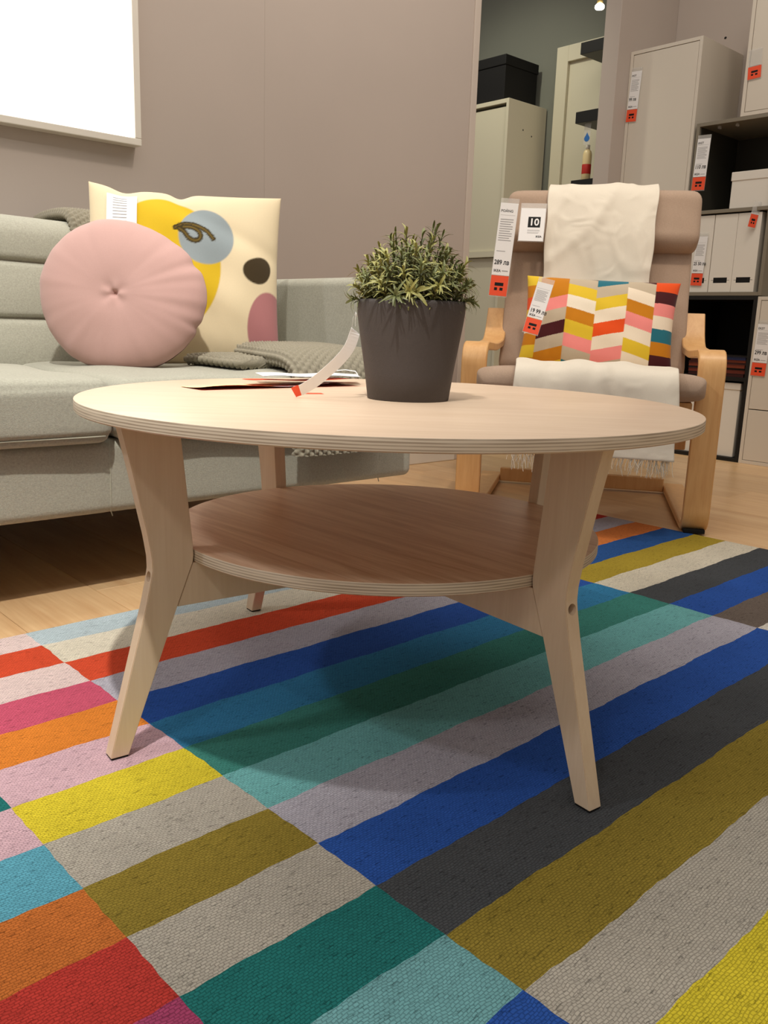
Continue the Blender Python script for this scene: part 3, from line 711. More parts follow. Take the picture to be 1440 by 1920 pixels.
def build_cushions():
    z = RT
    # square printed cushion; s,t from photo-plane measures on the cushion face
    e = empty('square_cushion', (-0.462, 1.985, 0.397+z), 0, (math.radians(-9), math.radians(0.5), math.radians(12))); tag(e, 'large square cream cushion printed with grey, brown, mauve and yellow shapes', 'cushion')
    def st(x, y):   # photo position on the face -> (-1..1, -1..1)
        yt = 352+(x-167)/356*20; yb = 690-(x-167)/365*24
        xl = 165; xr = 523+(y-372)/293*9
        return ((x-xl)/(xr-xl)*2-1, 1-2*(y-yt)/(yb-yt))
    def lc(c): return np.array(lin(c)[:3])
    rib = [(328, 433), (340, 427), (356, 426), (372, 430), (386, 438), (397, 450)]; loop = [(335, 434), (345, 441), (352, 450), (362, 455), (371, 453), (374, 445), (368, 436), (356, 431), (343, 431)]
    def segd(px, py, pts):
        d = np.full(px.shape, 1e9)
        for (x0, y0), (x1, y1) in zip(pts[:-1], pts[1:]):
            t = np.clip(((px-x0)*(x1-x0)+(py-y0)*(y1-y0))/((x1-x0)**2+(y1-y0)**2), 0, 1)
            d = np.minimum(d, np.hypot(px-x0-t*(x1-x0), py-y0-t*(y1-y0)))
        return d
    def cat(pts, n=8):
        out = []
        P = [np.array(p, float) for p in pts]
        for i in range(len(P)-1):
            p0, p1, p2, p3 = P[max(i-1, 0)], P[i], P[i+1], P[min(i+2, len(P)-1)]
            for k in range(n):
                t = k/n; out.append(0.5*((2*p1)+(p2-p0)*t+(2*p0-5*p1+4*p2-p3)*t*t+(3*p1-p0-3*p2+p3)*t**3))
        out.append(P[-1]); return [tuple(q) for q in out]
    rib_, loop_ = cat(rib), cat(loop)
    def colf(A, B):
        # back to photo-like coordinates (px, py) so that the shapes keep their drawn proportions
        px = 165 + (A+1)/2*(362); py = 358 + (1-B)/2*322
        c = np.tile(lc((218, 201, 166)), A.shape+(1,))
        def blob(cx, cy, rx, ry, col, k=0.0, seed=0):
            nonlocal c
            a = np.arctan2((py-cy)/ry, (px-cx)/rx); r = np.hypot((px-cx)/rx, (py-cy)/ry)
            d = r - 1 - k*np.sin(2*a+seed) - k*0.6*np.sin(3*a+seed*2)
            m = smooth01(d*min(rx, ry), 2.2); c = c*(1-m) + lc(col)*m
        blob(308, 498, 100, 122, (204, 170, 36), 0.02, 1)
        blob(384, 446, 50, 50, (140, 150, 152), 0.02, 0.5)
        blob(482, 499, 27, 25, (62, 50, 30), 0.07, 2.2)
        blob(508, 602, 47, 66, (168, 112, 112), 0.03, 0.3)
        blob(384, 686, 14, 9, (96, 40, 30), 0.0)
        for pts in (rib_, loop_):
            d = segd(px, py, pts); m = smooth01(d-4.6-0.9*np.sin(px*2.1)*np.sin(py*2.1), 1.4); c = c*(1-m) + lc((58, 48, 24))*m
            m = smooth01(d-1.1, 1.6); c = c*(1-m) + lc((112, 92, 40))*m
        return c
    def warp(A, B, X, Y, Z):
        k = np.maximum(0, (-A-0.45)/0.55)*np.maximum(0, (B-0.3)/0.7)
        Z = Z + 0.014*k**1.4; X = X + 0.004*k; Y = Y + 0.02*k
        Z = Z - 0.012*np.exp(-((A+0.05)/0.10)**2)*np.maximum(0, B)**6 - 0.010*np.exp(-((A+0.62)/0.14)**2)*np.maximum(0, B)**6
        f = np.exp(-((A*0.5+B-0.75)/0.10)**2)*np.maximum(0, 1-B**4)*0.004; Y = Y + f
        return X, Y, Z + 0.19
    o, G = build_pillow('cover', e, 220, 0.430, 0.405, 0.14, colf, 0.42, 0.045, 0.004, 1, warp)
    # care label sewn in the top seam, lying on the cover
    A, B, X, Y, Z = G; n = A.shape[0]
    ii = [i for i in range(n) if -0.80 < A[i, 0] < -0.47]; jj = [j for j in range(n) if 0.46 < B[0, j] < 0.90]
    def patch(name, isel, jsel, off, mat, par):
        V = [(X[i, j], Y[i, j]-off, Z[i, j]) for i in isel for j in jsel]
        return mk(name, V, grid_faces(len(isel), len(jsel)), mat, par, True)
    lab = patch('care_label', ii, jj, 0.004, M['paper'], e)
    for k in range(len(jj)-8, 3, -4): patch('small_print', ii[8:-10], jj[k:k+2], 0.0046, M['greyink'], lab)
    # round cushion
    r = empty('round_cushion', UV(0.8165, 1.704, 0.5445+z), 0, (math.radians(-8), math.radians(3), math.radians(-2))); tag(r, 'round dusty pink cushion with a tufted centre leaning on the square cushion', 'cushion')
    nr, na = 70, 220; V = []; F = []
    R = 0.172; T = 0.055
    for side in (-1, 1):
        base = len(V)
        for i in range(nr):
            q = (i/(nr-1))
            for k in range(na):
                a = 2*PI*k/na
                g = (math.sin(a*17+1)*0.5+math.sin(a*29+2)*0.3+math.sin(a*11)*0.4)
                Rr = R*(1+0.010*math.sin(3*a+1)+0.006*math.sin(5*a)+0.004*g*q**6 - (0.035*math.exp(-((a-0.55)/0.09)**2)+0.03*math.exp(-((a-5.95)/0.06)**2))*q**5)
                x = q*Rr*math.cos(a); zz = q*Rr*0.885*math.sin(a)*(1-0.05*max(0, math.sin(a))*math.sin(a*2))
                th = T*max(0.0, 1-q**3.2)**0.55
                th -= 0.013*math.exp(-(q/0.035)**2) + 0.006*math.exp(-(q/0.20)**2)
                th += (0.0018+0.0045*math.exp(-((math.atan2(math.sin(a-.35), math.cos(a-.35)))/.55)**2)+0.003*math.exp(-((math.atan2(math.sin(a-4.4), math.cos(a-4.4)))/.5)**2))*g*q**3*max(0, 1-q)**0.4 + 0.0035*math.sin(a*3+q*6)*q*(1-q) + 0.0015*math.sin(a*4+2)*math.exp(-((q-.10)/.08)**2) + 0.003*math.sin(a*2+q*3+1)*q
                V.append((x, side*max(th, 0.0006), zz))
        f = grid_faces(nr, na, True, base)
        F += f if side < 0 else [x[::-1] for x in f]
    mk('cover', V, F, M['pink'], r, True)
    b = lathe('button', [(0.0005, 0.0), (0.004, 0.0005), (0.005, 0.002), (0.004, 0.004), (0.0005, 0.0045)], M['pink'], r, 16)
    b.rotation_euler = (PI/2, 0, 0); b.location = (0, -0.0345, 0)
build_cushions()

# ------------------------------------------------------------- armchair
AL = -0.225
CF = Vector((0.518, 2.253, RT+0.0006))
def smooth_path(pts, n=8):
    P = [np.array(p, float) for p in pts]; out = []
    for i in range(len(P)-1):
        p0, p1, p2, p3 = P[max(i-1, 0)], P[i], P[i+1], P[min(i+2, len(P)-1)]
        for k in range(n):
            t = k/n; out.append(0.5*((2*p1)+(p2-p0)*t+(2*p0-5*p1+4*p2-p3)*t*t+(3*p1-p0-3*p2+p3)*t**3))
    out.append(P[-1]); return np.array(out)
def fillet(pts, rads, n=8):
    """polyline in (y,z) with rounded corners"""
    out = [np.array(pts[0], float)]
    for i in range(1, len(pts)-1):
        p = np.array(pts[i], float); a = np.array(pts[i-1], float)-p; b = np.array(pts[i+1], float)-p
        la, lb = np.linalg.norm(a), np.linalg.norm(b); a /= la; b /= lb
        r = rads[i-1]; d = min(r, la*0.49, lb*0.49)
        for k in range(n+1):
            t = k/n; out.append((p+a*d)*(1-t)**2 + p*2*t*(1-t) + (p+b*d)*t*t)
    out.append(np.array(pts[-1], float)); return np.array(out)
def ribbon(name, path, x0, x1, thick, mat, parent):
    P = np.array(path); T = np.gradient(P, axis=0); T /= np.linalg.norm(T, axis=1, keepdims=True); Nn = np.stack([-T[:, 1], T[:, 0]], 1)
    A = P+Nn*thick/2; B = P-Nn*thick/2; bv = 0.0025
    rings = []
    for a, b in zip(A, B):
        m = (a+b)/2; a2 = a+(m-a)*bv/(thick/2); b2 = b+(m-b)*bv/(thick/2)
        rings.append([(x0+bv, a[0], a[1]), (x1-bv, a[0], a[1]), (x1, a2[0], a2[1]), (x1, b2[0], b2[1]), (x1-bv, b[0], b[1]), (x0+bv, b[0], b[1]), (x0, b2[0], b2[1]), (x0, a2[0], a2[1])])
    o = loft(name, rings, mat, parent, True)
    o.data.set_sharp_from_angle(angle=math.radians(30))
    return o
def soft_sweep(name, path, thick, half_w, mat, parent, endround=0.5, wr=0.0, seed=0, e=0.35):
    P = smooth_path(path, 10); L = np.r_[0, np.cumsum(np.linalg.norm(np.diff(P, axis=0), axis=1))]
    T = np.gradient(P, axis=0); T /= np.linalg.norm(T, axis=1, keepdims=True); Nn = np.stack([-T[:, 1], T[:, 0]], 1)
    M_ = 56; ang = np.linspace(0, 2*PI, M_, endpoint=False)
    cx = np.sign(np.cos(ang))*np.abs(np.cos(ang))**e; cz = np.sign(np.sin(ang))*np.abs(np.sin(ang))**e*0.5
    rings = []
    Ln = L[-1]
    for i in range(len(P)):
        tk = thick(L[i]/Ln) if callable(thick) else thick
        d = min(L[i], Ln-L[i]); er = tk*endround
        k = math.sqrt(max(0.0, 1-(1-min(1, d/er))**2)) if er > 0 else 1.0
        k = max(k, 0.05)
        hw = half_w - (1-k)*tk*0.35
        ring = []
        for x, zz in zip(cx, cz):
            w_ = wr*math.sin(L[i]*60+x*3+seed)*math.sin(x*5+L[i]*20)
            q = P[i]+Nn[i]*(zz*tk*k+w_)
            ring.append((x*hw, q[0], q[1]))
        rings.append(ring)
    return loft(name, rings, mat, parent, True)
# front face profile of the upholstery (ly, z) from behind the head down to the floor side of the seat
def build_chair():
    c = empty('armchair', CF, AL); tag(c, 'bentwood armchair with taupe cushion, its arms and runners in pale birch', 'armchair')
    side = fillet([(0.545, 0.563), (0.470, 0.462), (0.26, 0.452), (0.0, 0.462), (0.0, 0.011), (0.640, 0.011)], [0.06, 0.05, 0.055, 0.05], 8)
    for sx in (-1, 1):
        x0, x1 = sorted((sx*0.266, sx*0.332))
        f = ribbon('side_frame', side, x0, x1, 0.021, M['bent'], c)
        pd = box('foot_pad', x0+.006, x1-.006, -0.004, 0.045, 0.0, 0.0105, M['rubber'], f, 0.002)
    box('floor_crossbar', -0.265, 0.265, 0.575, 0.600, 0.002, 0.046, M['bent'], c, 0.003)
    box('front_crossbar', -0.265, 0.265, 0.085, 0.103, 0.205, 0.290, M['bent'], c, 0.003)
    # seat and back frame rails (S curve) with cross slats
    rail = smooth_path([(-0.055, 0.330), (0.02, 0.333), (0.20, 0.318), (0.38, 0.300), (0.455, 0.315), (0.510, 0.40), (0.575, 0.58), (0.640, 0.78), (0.680, 0.885)], 8)
    for sx in (-1, 1):
        x0, x1 = sorted((sx*0.205, sx*0.255))
        ribbon('seat_rail', rail, x0, x1, 0.020, M['bent'], c)
    for k in range(6):
        j = int(8+k*9.5); p = rail[min(j, len(rail)-1)]
        box('slat', -0.203, 0.203, p[0]-0.018, p[0]+0.018, p[1]-0.004, p[1]+0.004, M['bent'], c, 0.002)
    soft_sweep('seat_cushion', [(-0.112, 0.372), (-0.06, 0.377), (0.06, 0.372), (0.20, 0.362), (0.34, 0.346), (0.42, 0.352)], lambda s: 0.074 - 0.012*s, 0.281, M['chaircloth'], c, 0.55, 0.0015, 1)
    soft_sweep('back_cushion', [(0.435, 0.375), (0.480, 0.44), (0.525, 0.56), (0.580, 0.72), (0.635, 0.885)], 0.062, 0.279, M['chaircloth'], c, 0.5, 0.0012, 2)
    h = soft_sweep('head_cushion', [(0.545, 0.748), (0.566, 0.80), (0.586, 0.86), (0.606, 0.932)], 0.105, 0.292, M['chaircloth'], c, 0.40, 0.001, 3, 0.30)
    return c
chair = build_chair()

def build_throw():
    t = empty('white_throw', CF, AL); tag(t, 'cream fringed cotton throw draped down the armchair back and over its seat', 'throw')
    prof = smooth_path([(0.685, 0.80), (0.690, 0.88), (0.672, 0.934), (0.634, 0.9475), (0.588, 0.944), (0.548, 0.917), (0.520, 0.86), (0.500, 0.80), (0.490, 0.745), (0.478, 0.66), (0.455, 0.565), (0.430, 0.47), (0.395, 0.405), (0.32, 0.393), (0.18, 0.407), (0.04, 0.417), (-0.06, 0.421), (-0.115, 0.413), (-0.138, 0.390), (-0.143, 0.34), (-0.144, 0.27), (-0.145, 0.205)], 8)
    L = np.r_[0, np.cumsum(np.linalg.norm(np.diff(prof, axis=0), axis=1))]; Ln = L[-1]
    T = np.gradient(prof, axis=0); T /= np.linalg.norm(T, axis=1, keepdims=True); Nn = np.stack([-T[:, 1], T[:, 0]], 1)
    if Nn[60][0] > 0: Nn = -Nn
    nx = 90; V = []; V2 = []
    for i in range(len(prof)):
        f = L[i]/Ln
        wl = np.interp(f, [0, .15, .45, .62, .75, 1.0], [-.166, -.166, -.160, -.175, -.184, -.178]); wr_ = np.interp(f, [0, .15, .45, .62, .75, 1.0], [.164, .163, .152, .19, .207, .216])
        for j in range(nx):
            s = j/(nx-1); x = wl+(wr_-wl)*s
            def cr(x, p): return abs(math.sin(x))**p
            fold = 0.0020*math.sin(s*9+f*12+1.5*math.sin(f*7)) + 0.0014*math.sin(s*17-f*21+math.sin(s*6+f*5))
            fold += 0.0028*cr(s*4.2+f*15+0.7*math.sin(f*19), 14)*(0.5+0.5*math.sin(f*23+s*4)) + 0.0024*cr(s*5.1-f*19+0.8*math.sin(s*7+f*9), 18)*(0.5+0.5*math.sin(f*31-s*5+2)) + 0.002*cr(s*7.3+f*4+0.5*math.sin(f*30), 16)
            amp = float(np.interp(f, [0, .08, .2, .45, .55, .72, .8, 1], [.7, .7, 1.7, 1.8, .6, .6, 1.6, 1.8]))
            off = 0.004 + max(-0.004, amp*fold) + 0.003
            q = prof[i]+Nn[i]*off
            x += 0.002*math.sin(f*60+s*3)*(1 if s in (0, 1) else 0.3)
            V.append((x, q[0], q[1])); V2.append((x, q[0]-Nn[i][0]*0.0022, q[1]-Nn[i][1]*0.0022))
    n = len(prof); k = len(V)
    F = grid_faces(n, nx) + [f[::-1] for f in grid_faces(n, nx, False, k)]
    rim = [j for j in range(nx)] + [i*nx+nx-1 for i in range(1, n)] + [(n-1)*nx+j for j in range(nx-2, -1, -1)] + [i*nx for i in range(n-2, 0, -1)]
    for a, b in zip(rim, rim[1:]+rim[:1]): F.append((a, b, b+k, a+k))
    o = mk('cloth', V+V2, F, M['throw'], t, True)
    bm = bmesh.new(); bm.from_mesh(o.data); bmesh.ops.recalc_face_normals(bm, faces=bm.faces); bm.to_mesh(o.data); bm.free()
    # fringe: twisted strands below the front hem
    r = random.Random(3); VV = []; FF = []
    for q in range(190):
        x = -0.178 + 0.394*r.random(); y = -0.1495 + r.uniform(-.003, .003); z0 = 0.207+r.uniform(-.002, .006); ln = r.uniform(.022, .05)
        if r.random() < 0.04: ln += 0.02
        dx, dy = r.uniform(-.012, .012), r.uniform(-.008, .006); base = len(VV); ph = r.uniform(0, 6)
        for i in range(6):
            s = i/5; cx = x+dx*s+0.002*math.sin(ph+s*5); cy = y+dy*s; cz = z0-ln*s; rr = 0.0011*(1-0.4*s)
            for k2 in range(3): VV.append((cx+rr*math.cos(k2*2.094), cy+rr*math.sin(k2*2.094), cz))
        FF += grid_faces(6, 3, True, base)
    fr = mk('fringe', VV, FF, M['throw'], t, True); fr['kind'] = 'stuff'
build_throw()

def build_chevron():
    e = empty('patterned_cushion', CF + Matrix.Rotation(AL, 3, 'Z') @ Vector((0.010, 0.330, 0.398)), 0, (math.radians(-17), math.radians(1.8), AL))
    tag(e, 'rectangular cushion in a multicoloured chevron print on the armchair', 'cushion')
    K = dict(y=(222, 188, 50), o=(196, 124, 24), r=(228, 82, 30), p=(238, 140, 134), c=(236, 220, 196), g=(190, 174, 150), m=(72, 24, 28), t=(38, 110, 126), w=(240, 228, 206))
    cols = [(-.02, .10, 0.0, 'yorycoyo'), (.10, .285, .42, 'goopgmgoy'), (.285, .475, -.42, 'mgywoypgt'), (.475, .665, .42, 'tgycrcpgw'), (.665, .845, -.42, 'mgcopcycw'), (.845, 1.02, .03, 'rmpctomy')]
    offs = [0.0, 0.72, 1.30, 0.02, 1.20, 0.0]; hh = [.135, .142, .142, .142, .142, .140]
    def colf(A, B):
        s = (A+1)/2; t = (1-B)/2
        out = np.zeros(A.shape+(3,))
        for (a, b, sl, seq), of, h in zip(cols, offs, hh):
            m = (s >= a) & (s < b)
            k = np.floor((t + sl*(s-a) *1.0)/h + of - (sl > 0)*sl*0.19/h*0).astype(int)
            for q in range(k.min(), k.max()+1):
                mm = m & (k == q); out[mm] = lin(K[seq[max(0, min(len(seq)-1, q))]])[:3]
        return out
    def warp(A, B, X, Y, Z): return X, Y, Z + 0.135
    o, G = build_pillow('cover', e, 240, 0.445, 0.272, 0.12, colf, 0.42, 0.05, 0.003, 2, warp)
build_chevron()

# ------------------------------------------------------------- price tags
def price_tag(name, label, loc, rot, w, hw, ho, price, head='', group='price tags', sleeve=0.012, pfrac=0.74, curve=0.0, parent=None, logo=True):
    t = empty(name, loc, 0, rot); tag(t, label, 'price tag', group)
    th = 0.0006
    box('paper', -w/2, w/2, -th, 0, -hw, 0, M['paper'], t)
    box('clear_sleeve', -w/2-0.001, w/2+0.001, 0.0002, 0.0007, -hw-ho-0.003, sleeve, M['clear'], t)
    if ho: box('orange_card', -w/2, w/2, -th, 0, -hw-ho, -hw-0.0015, M['orange'], t)
    y = -th-0.0002
    if head: text('heading', head, w*0.20, M['ink'], t, (-w*0.44, y, -hw*0.10-w*0.1), bold=0.01)
    if price: text('price', price, w*0.36, M['ink'], t, (-w*0.44, y, -hw*pfrac-w*0.12), bold=0.02, xscale=0.82)
    if logo: text('logo', 'IKEA', w*0.20, M['ink'], t, (-w*0.42, y, -hw*0.955), bold=0.02)
    rects = [(-w*.43, w*.40, -hw*.165-0.0006, -hw*.165)]
    zz = hw*0.22
    i = 0
    while zz < hw*0.52:
        rects.append((-w*.40, w*(.34-.12*(i % 3 == 2)), -zz-hw*0.012, -zz)); zz += hw*0.032; i += 1
    rects.append((-w*.40, w*.1, -hw*.66-hw*.01, -hw*.66))
    rects.append((w*.05, w*.40, -hw*.945, -hw*.93))
    bars('small_print', rects, y, M['greyink'], t)
    if ho:
        bars('orange_print', [(-w*.25, w*.25, -hw-ho*.52, -hw-ho*.36), (-w*.25, -w*.08, -hw-ho*.74, -hw-ho*.60), (w*.06, w*.24, -hw-ho*.74, -hw-ho*.60)], y, M['ink'], t)
    return t
CR = Matrix.Rotation(AL, 3, 'Z')
def chl(x, y, z): return CF + CR @ Vector((x, y, z))
price_tag('price_tag', 'tall white and orange price tag hanging at the left edge of the armchair head cushion', chl(-0.276, 0.468, 0.880), (math.radians(-4), math.radians(4), AL), 0.054, 0.215, 0.062, '289 лв', 'POÄNG', 'price tags in the room', 0.014, 0.82)
cd = empty('number_card', chl(-0.203, 0.474, 0.866), 0, (math.radians(-16), math.radians(1), AL)); tag(cd, 'white card with the number 10 in a black square on the armchair head cushion', 'card')
box('paper', -0.037, 0.037, -0.0006, 0, -0.102, 0, M['paper'], cd)
box('clear_sleeve', -0.039, 0.039, 0.0003, 0.0008, -0.104, 0.016, M['clear'], cd)
bars('black_square', [(-0.0130, 0.0240, -0.060, -0.027)], -0.0008, M['ink'], cd)
text('number', '10', 0.030, M['paper'], cd, (0.0055, -0.0011, -0.0535), align='CENTER', bold=0.025)
bars('small_print', [(-0.013, 0.024, -0.0685, -0.0675), (-0.013, 0.024, -0.0715, -0.0705), (-0.013, 0.020, -0.0785, -0.0775), (-0.013, 0.022, -0.0760, -0.0750)], -0.0008, M['greyink'], cd)
text('logo', 'IKEA', 0.0085, M['ink'], cd, (0.014, -0.0008, -0.091), bold=0.03)
price_tag('price_tag', 'white and orange price tag pinned to the chevron cushion', chl(-0.139, 0.236, 0.634), (math.radians(-12), math.radians(13), AL), 0.044, 0.102, 0.043, '19 99 лв', '', 'price tags in the room', 0.014, 0.80)

# ------------------------------------------------------------- storage along the right wall
U0, U1 = 3.455, 3.7995
def unit(name, label, v0, v1, z0, z1, mat, shelves=(), th=0.012, back=None, front=U0, group='storage units by the right wall'):
    o = empty(name, UV(U0, (v0+v1)/2, z0), STORE); tag(o, label, 'cabinet', group)
    hw = (v1-v0)/2; d = U1-U0; h = z1-z0; y0 = front-U0
    box('side', -hw, -hw+th, y0, d, 0, h, mat, o, 0.0008); box('side', hw-th, hw, y0, d, 0, h, mat, o, 0.0008)
    box('top', -hw+th, hw-th, y0, d, h-th, h, mat, o, 0.0008); box('bottom', -hw+th, hw-th, y0, d, 0, th, mat, o, 0.0008)
    box('back', -hw+th, hw-th, d-0.006, d, th, h-th, back or mat, o)
    for s in shelves: box('shelf', -hw+th, hw-th, y0+0.001, d-0.006, s-th/2-z0, s+th/2-z0, mat, o, 0.0008)
    return o, hw, h
def build_storage():
    o, hw, h = unit('shelf_unit', 'grey two-compartment shelf unit holding magazine files, stacked on the black one', 1.606, 1.957, 0.6705, 1.352, M['grey_lac'], (1.003,), 0.014, M['grey_in'])
    box('shade_sheet', -hw+.0145, -hw+.0165, 0.012, 0.33, 0.345, h-0.0145, M['grey_in'], o); box('shade_sheet', hw-.0165, hw-.0145, 0.012, 0.33, 0.345, h-0.0145, M['grey_in'], o)  # back and these inner sheets are darkened, compartment shade put into the colour
    for sx in (-0.095, -0.02):
        box('clip', sx-.004, sx+.004, 0.03, 0.045, h-0.024, h-0.0145, M['clear'], o)
    o, hw, h = unit('shelf_unit', 'black open shelf unit with magazines and a white box, on the floor behind the armchair', 1.617, 1.957, 0.0, 0.6700, M['black'], (0.338,), 0.016, M['blackbox'])
    # white drawer unit
    o, hw, h = unit('drawer_unit', 'white drawer unit on the floor right of the black shelf unit', 1.262, 1.616, 0.0, 0.667, M['offwhite'], (), 0.014)
    box('drawer_front', -hw+.0155, hw-.0155, 0.0015, 0.018, 0.224, h-.0155, M['offwhite'], o, 0.0012); box('drawer_front', -hw+.0155, hw-.0155, 0.0015, 0.018, 0.0155, 0.2205, M['offwhite'], o, 0.0012)
    # beige tall wall cabinet
    o, hw, h = unit('wall_cabinet', 'tall off-white cabinet with one door hung in the corner behind the armchair', 1.968, 2.299, 0.975, 1.684, M['offwhite'], (), 0.014)
    box('door', -hw+.0158, hw-.0158, 0.0015, 0.018, 0.0158, h-.0158, M['offwhite'], o, 0.0012)
    o, hw, h = unit('top_cabinet', 'off-white closed cabinet standing on top of the grey shelf unit', 1.424, 1.776, 1.3525, 1.93, M['offwhite'], (), 0.014)
    box('door', -hw+.0158, hw-.0158, 0.0015, 0.018, 0.0158, h-.0158, M['offwhite'], o, 0.0012)
    # magazine files
    names = ['white magazine file with a price tag, left of the three in the grey unit', 'middle of the three white magazine files in the grey unit', 'white magazine file at the right end of the row in the grey unit']
    for i, vc in enumerate((1.888, 1.789, 1.692)):
        f = empty('magazine_file', UV(U0+0.010, vc, 0.6848), STORE); tag(f, names[i], 'magazine file', 'white magazine files')
        b = box('body', -0.0480, 0.0480, 0, 0.25, 0, 0.306, M['white'], f, 0.0015)
        bm = bmesh.new(); add_box(bm, -0.046, 0.046, 0.002, 0.248, 0.002, 0.32); ci = frombm('cutter', bm, None); ci.matrix_world = f.matrix_basis; 
        bm = bmesh.new(); add_box(bm, -0.0395, 0.0395, -0.01, 0.01, 0.0365, 0.0580); bmesh.ops.bevel(bm, geom=[e for e in bm.edges if abs(e.verts[0].co.y-e.verts[1].co.y) > 0.01], offset=0.0100, segments=6, affect='EDGES'); cs = frombm('cutter', bm, None); cs.matrix_world = f.matrix_basis
        bpy.context.view_layer.update()
        boolean_cut(b, [ci, cs])
        box('slot_shade', -0.0455, 0.0455, 0.0024, 0.0036, 0.02, 0.08, M['blackbox'], f)  # black sheet added behind the slot, stands for the shade inside the file
    def lidded(name, label, v0, v1, z0, z1, lid, u0=U0+0.045, dep=0.26):
        o = empty(name, UV(u0, (v0+v1)/2, z0), STORE); tag(o, label, 'box', 'white storage boxes'); hw = (v1-v0)/2; h = z1-z0
        box('body', -hw+0.003, hw-0.003, 0.003, dep-0.003, 0, h-0.004, M['white'], o, 0.002); box('lid', -hw, hw, 0, dep, h-lid, h, M['white'], o, 0.002)
    lidded('storage_box', 'white lidded box on the upper shelf of the grey unit', 1.6225, 1.790, 1.0105, 1.150, 0.034, U0+0.012)
    lidded('storage_box', 'tall white lidded box at the bottom of the black shelf unit', 1.6485, 1.930, 0.0165, 0.322, 0.028, U0+0.012)
    cols = [(60, 22, 18), (110, 44, 28), (36, 30, 28), (120, 52, 30), (70, 28, 22), (134, 60, 34), (24, 34, 70), (40, 34, 32)]
    desc = ['dark red magazine at the bottom of the pile', 'rust-coloured magazine second from the bottom of the pile', 'black magazine third from the bottom of the pile', 'orange-brown magazine fourth from the bottom of the pile', 'maroon magazine fourth from the top of the pile', 'light rust magazine third from the top of the pile', 'navy blue magazine second from the top of the pile', 'grey-brown magazine on top of the pile']
    z = 0.3465
    for i, c in enumerate(cols):
        th = (0.013, 0.014, 0.008, 0.013, 0.009, 0.010, 0.012, 0.006)[i]
        m = empty('magazine', UV(U0+0.02+0.004*(i % 3), 1.770, z), STORE + 0.02*((i*7) % 5-2)); tag(m, desc[i] + ' in the black unit', 'magazine', 'magazines in the black unit')
        cm = plain('magazine_cover', c, 0.4, 0.4)
        box('cover', -0.125, 0.125, 0, 0.2, th-0.001, th, cm, m); box('cover', -0.125, 0.125, 0, 0.2, 0, 0.001, cm, m); box('pages', -0.124, 0.124, 0.002, 0.198, 0.001, th-0.001, cm, m)
        z += th+0.0001
    R0 = (0, 0, STORE)
    G = 'price tags in the room'
    price_tag('price_tag', 'white and orange price tag on the tall off-white corner cabinet', UV(U0-0.002, 2.260, 1.602), (0, math.radians(3), STORE), 0.050, 0.150, 0.050, '99 лв', 'EKET', G, 0.014)
    price_tag('price_tag', 'white and orange price tag in the upper compartment of the grey shelf unit', UV(U0-0.002, 1.916, 1.290), (0, math.radians(2), STORE), 0.056, 0.146, 0.052, '110 лв', 'EKET', G, 0.014)
    price_tag('price_tag', 'white and orange price tag in front of the left magazine file', UV(U0+0.006, 1.884, 0.908), (0, math.radians(2), STORE), 0.050, 0.146, 0.050, '25 50 лв', '', G, 0.014)
    price_tag('price_tag', 'white and orange price tag on the white drawer unit', UV(U0-0.002, 1.572, 0.560), (0, math.radians(2), STORE), 0.058, 0.150, 0.052, '299 лв', 'EKET', G, 0.014)
    price_tag('price_tag', 'orange card on the cabinet above the grey shelf unit', UV(U0-0.002, 1.738, 1.531), (0, math.radians(-3), STORE), 0.052, 0.001, 0.046, '', '', G, 0.06, logo=False)
    s = price_tag('shelf_tag', 'narrow orange tag in a clear strip hanging before the right magazine file', UV(U0-0.003, 1.667, 0.985), (0, math.radians(10), STORE+0.9), 0.030, 0.004, 0.050, '', '', G, 0.045, logo=False)
build_storage()

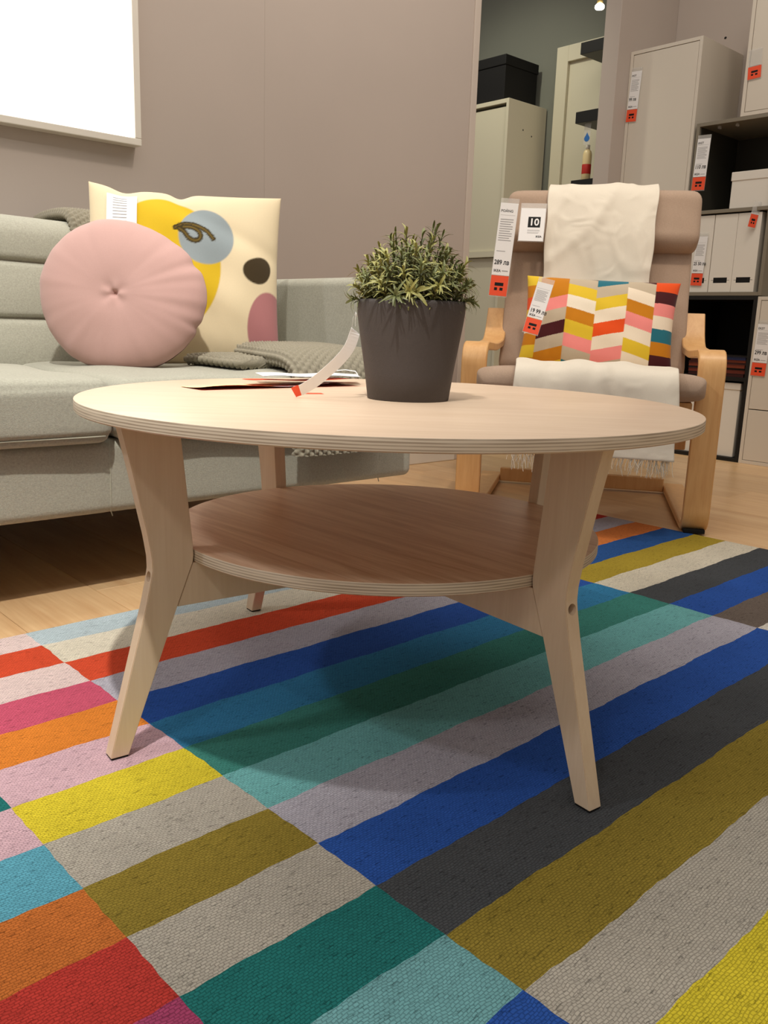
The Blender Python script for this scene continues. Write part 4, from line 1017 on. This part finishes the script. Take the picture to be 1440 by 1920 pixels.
# ------------------------------------------------------------- hall behind the opening
def build_hall():
    w_ = empty('wardrobe', UV(3.493, 3.30, 0), STORE); tag(w_, 'cream wardrobe with a plain door seen through the opening', 'wardrobe')
    hw = 0.30; d = 0.300; h = 1.620
    box('side', -hw, -hw+.016, 0, d, 0, h, M['cream'], w_, 0.001); box('side', hw-.016, hw, 0, d, 0, h, M['cream'], w_, 0.001)
    box('top', -hw+.016, hw-.016, 0, d, h-.02, h, M['cream'], w_, 0.001); box('bottom', -hw+.016, hw-.016, 0, d, 0, .06, M['cream'], w_, 0.001)
    box('shelf', -hw+.016, hw-.016, -0.004, d, 0.867, 0.897, M['cream'], w_, 0.001)
    box('back', -hw+.016, hw-.016, d-.006, d, .06, h-.02, M['cream'], w_)
    box('door', -hw+.018, hw-.018, 0.012, 0.03, 0.899, h-.034, M['cream'], w_, 0.001); box('door', -hw+.018, hw-.018, 0.018, 0.034, 0.062, 0.865, M['cream'], w_, 0.001)
    for y, z in ((0.12, 1.49), (0.19, 1.47)):
        pg = lathe('peg_hole', [(0.0005, 0), (0.004, 0), (0.004, 0.0008), (0.0005, 0.0008)], M['grey_in'], w_, 10); pg.rotation_euler = (0, PI/2, 0); pg.location = (hw+0.0002, y, z)
    b = empty('black_box', UV(3.51, 3.215, 1.6205), STORE); tag(b, 'black storage box standing on top of the cream wardrobe', 'box')
    box('body', -0.162, 0.162, 0.004, 0.255, 0, 0.165, M['blackbox'], b, 0.003); box('lid', -0.165, 0.165, 0, 0.26, 0.165, 0.212, M['blackbox'], b, 0.003)
    # white framed door panel leaning flat on the wall
    p = empty('panel_door', UV(3.765, 2.675, 0), STORE); tag(p, 'white framed door panel standing between wardrobe and pillar', 'door')
    hw = 0.262; h = 1.890
    box('stile', -hw, -hw+.07, 0, .034, 0, h, M['cream'], p, .002); box('stile', hw-.07, hw, 0, .034, 0, h, M['cream'], p, .002)
    box('rail', -hw+.07, hw-.07, 0, .034, h-.075, h, M['cream'], p, .002); box('rail', -hw+.07, hw-.07, 0, .034, 0, .09, M['cream'], p, .002)
    box('infill', -hw+.07, hw-.07, .018, .028, .09, h-.075, M['cream'], p)
    for i, (zb, nm) in enumerate(((1.757, 'topmost black floating shelf in front of the door panel'), (1.4595, 'middle black floating shelf in front of the door panel'), (1.157, 'lowest black floating shelf in front of the door panel'))):
        s = empty('floating_shelf', UV(3.55, 2.525, zb), STORE); tag(s, nm, 'shelf', 'black floating shelves')
        box('shelf_board', -0.11, 0.11, 0.004, 0.2148, 0, 0.05, M['black'], s, 0.001); box('front_edge', -0.11, 0.11, 0, 0.0038, 0, 0.05, M['black'], s, 0.0008)
    bt = empty('bottle', UV(3.60, 2.588, 1.2075), STORE); tag(bt, 'cream bottle with a red label on the lowest black shelf', 'bottle')
    lathe('body', [(0.004, 0), (0.019, 0), (0.021, 0.003), (0.021, 0.118), (0.017, 0.132), (0.010, 0.140), (0.003, 0.140)], plain('cream_plastic', (236, 214, 160), 0.35), bt, 28)
    lathe('label', [(0.0213, 0.030), (0.0216, 0.031), (0.0216, 0.072), (0.0213, 0.073)], plain('red_label', (196, 40, 28), 0.5), bt, 28, True, False)
    lathe('cap', [(0.003, 0.1402), (0.010, 0.1402), (0.010, 0.160), (0.003, 0.160)], M['white'], bt, 20)
    hg = empty('drop_tag', UV(3.572, 2.578, 1.459), STORE); tag(hg, 'clear hang tag with a blue water drop under the middle black shelf', 'tag')
    box('clear_card', -0.018, 0.018, 0, 0.0006, -0.095, -0.0, M['clear'], hg)
    dr = []
    for k in range(28):
        a = 2*PI*k/28; rr = 0.0155; x = rr*math.sin(a); z = -0.066 + rr*math.cos(a)
        if math.cos(a) > 0: x *= (1-math.cos(a)**1.5); z += 0.012*math.cos(a)**2
        dr.append((x, -0.0006, z))
    mk('drop', dr, [tuple(range(28))], plain('blue_print', (44, 112, 186), 0.5), hg)
    # bare lamp
    l = empty('pendant_lamp', UV(3.490, 2.505, 1.905)); tag(l, 'lit lamp bulb hanging in the opening beside the pillar', 'lamp')
    lathe('bulb', [(0.002, 0.0), (0.018, 0.001), (0.021, 0.006), (0.0205, 0.014), (0.015, 0.020), (0.002, 0.020)], M['bulb'], l, 24)
    lathe('socket', [(0.002, 0.0203), (0.0135, 0.0203), (0.0125, 0.055), (0.009, 0.085), (0.002, 0.085)], M['brass'], l, 24)
    lathe('cord', [(0.0015, 0.085), (0.002, 0.086), (0.002, 1.19), (0.0015, 1.191)], M['black'], l, 8)
    # knob-like holder for the front boxes handled in the storage builder
build_hall()
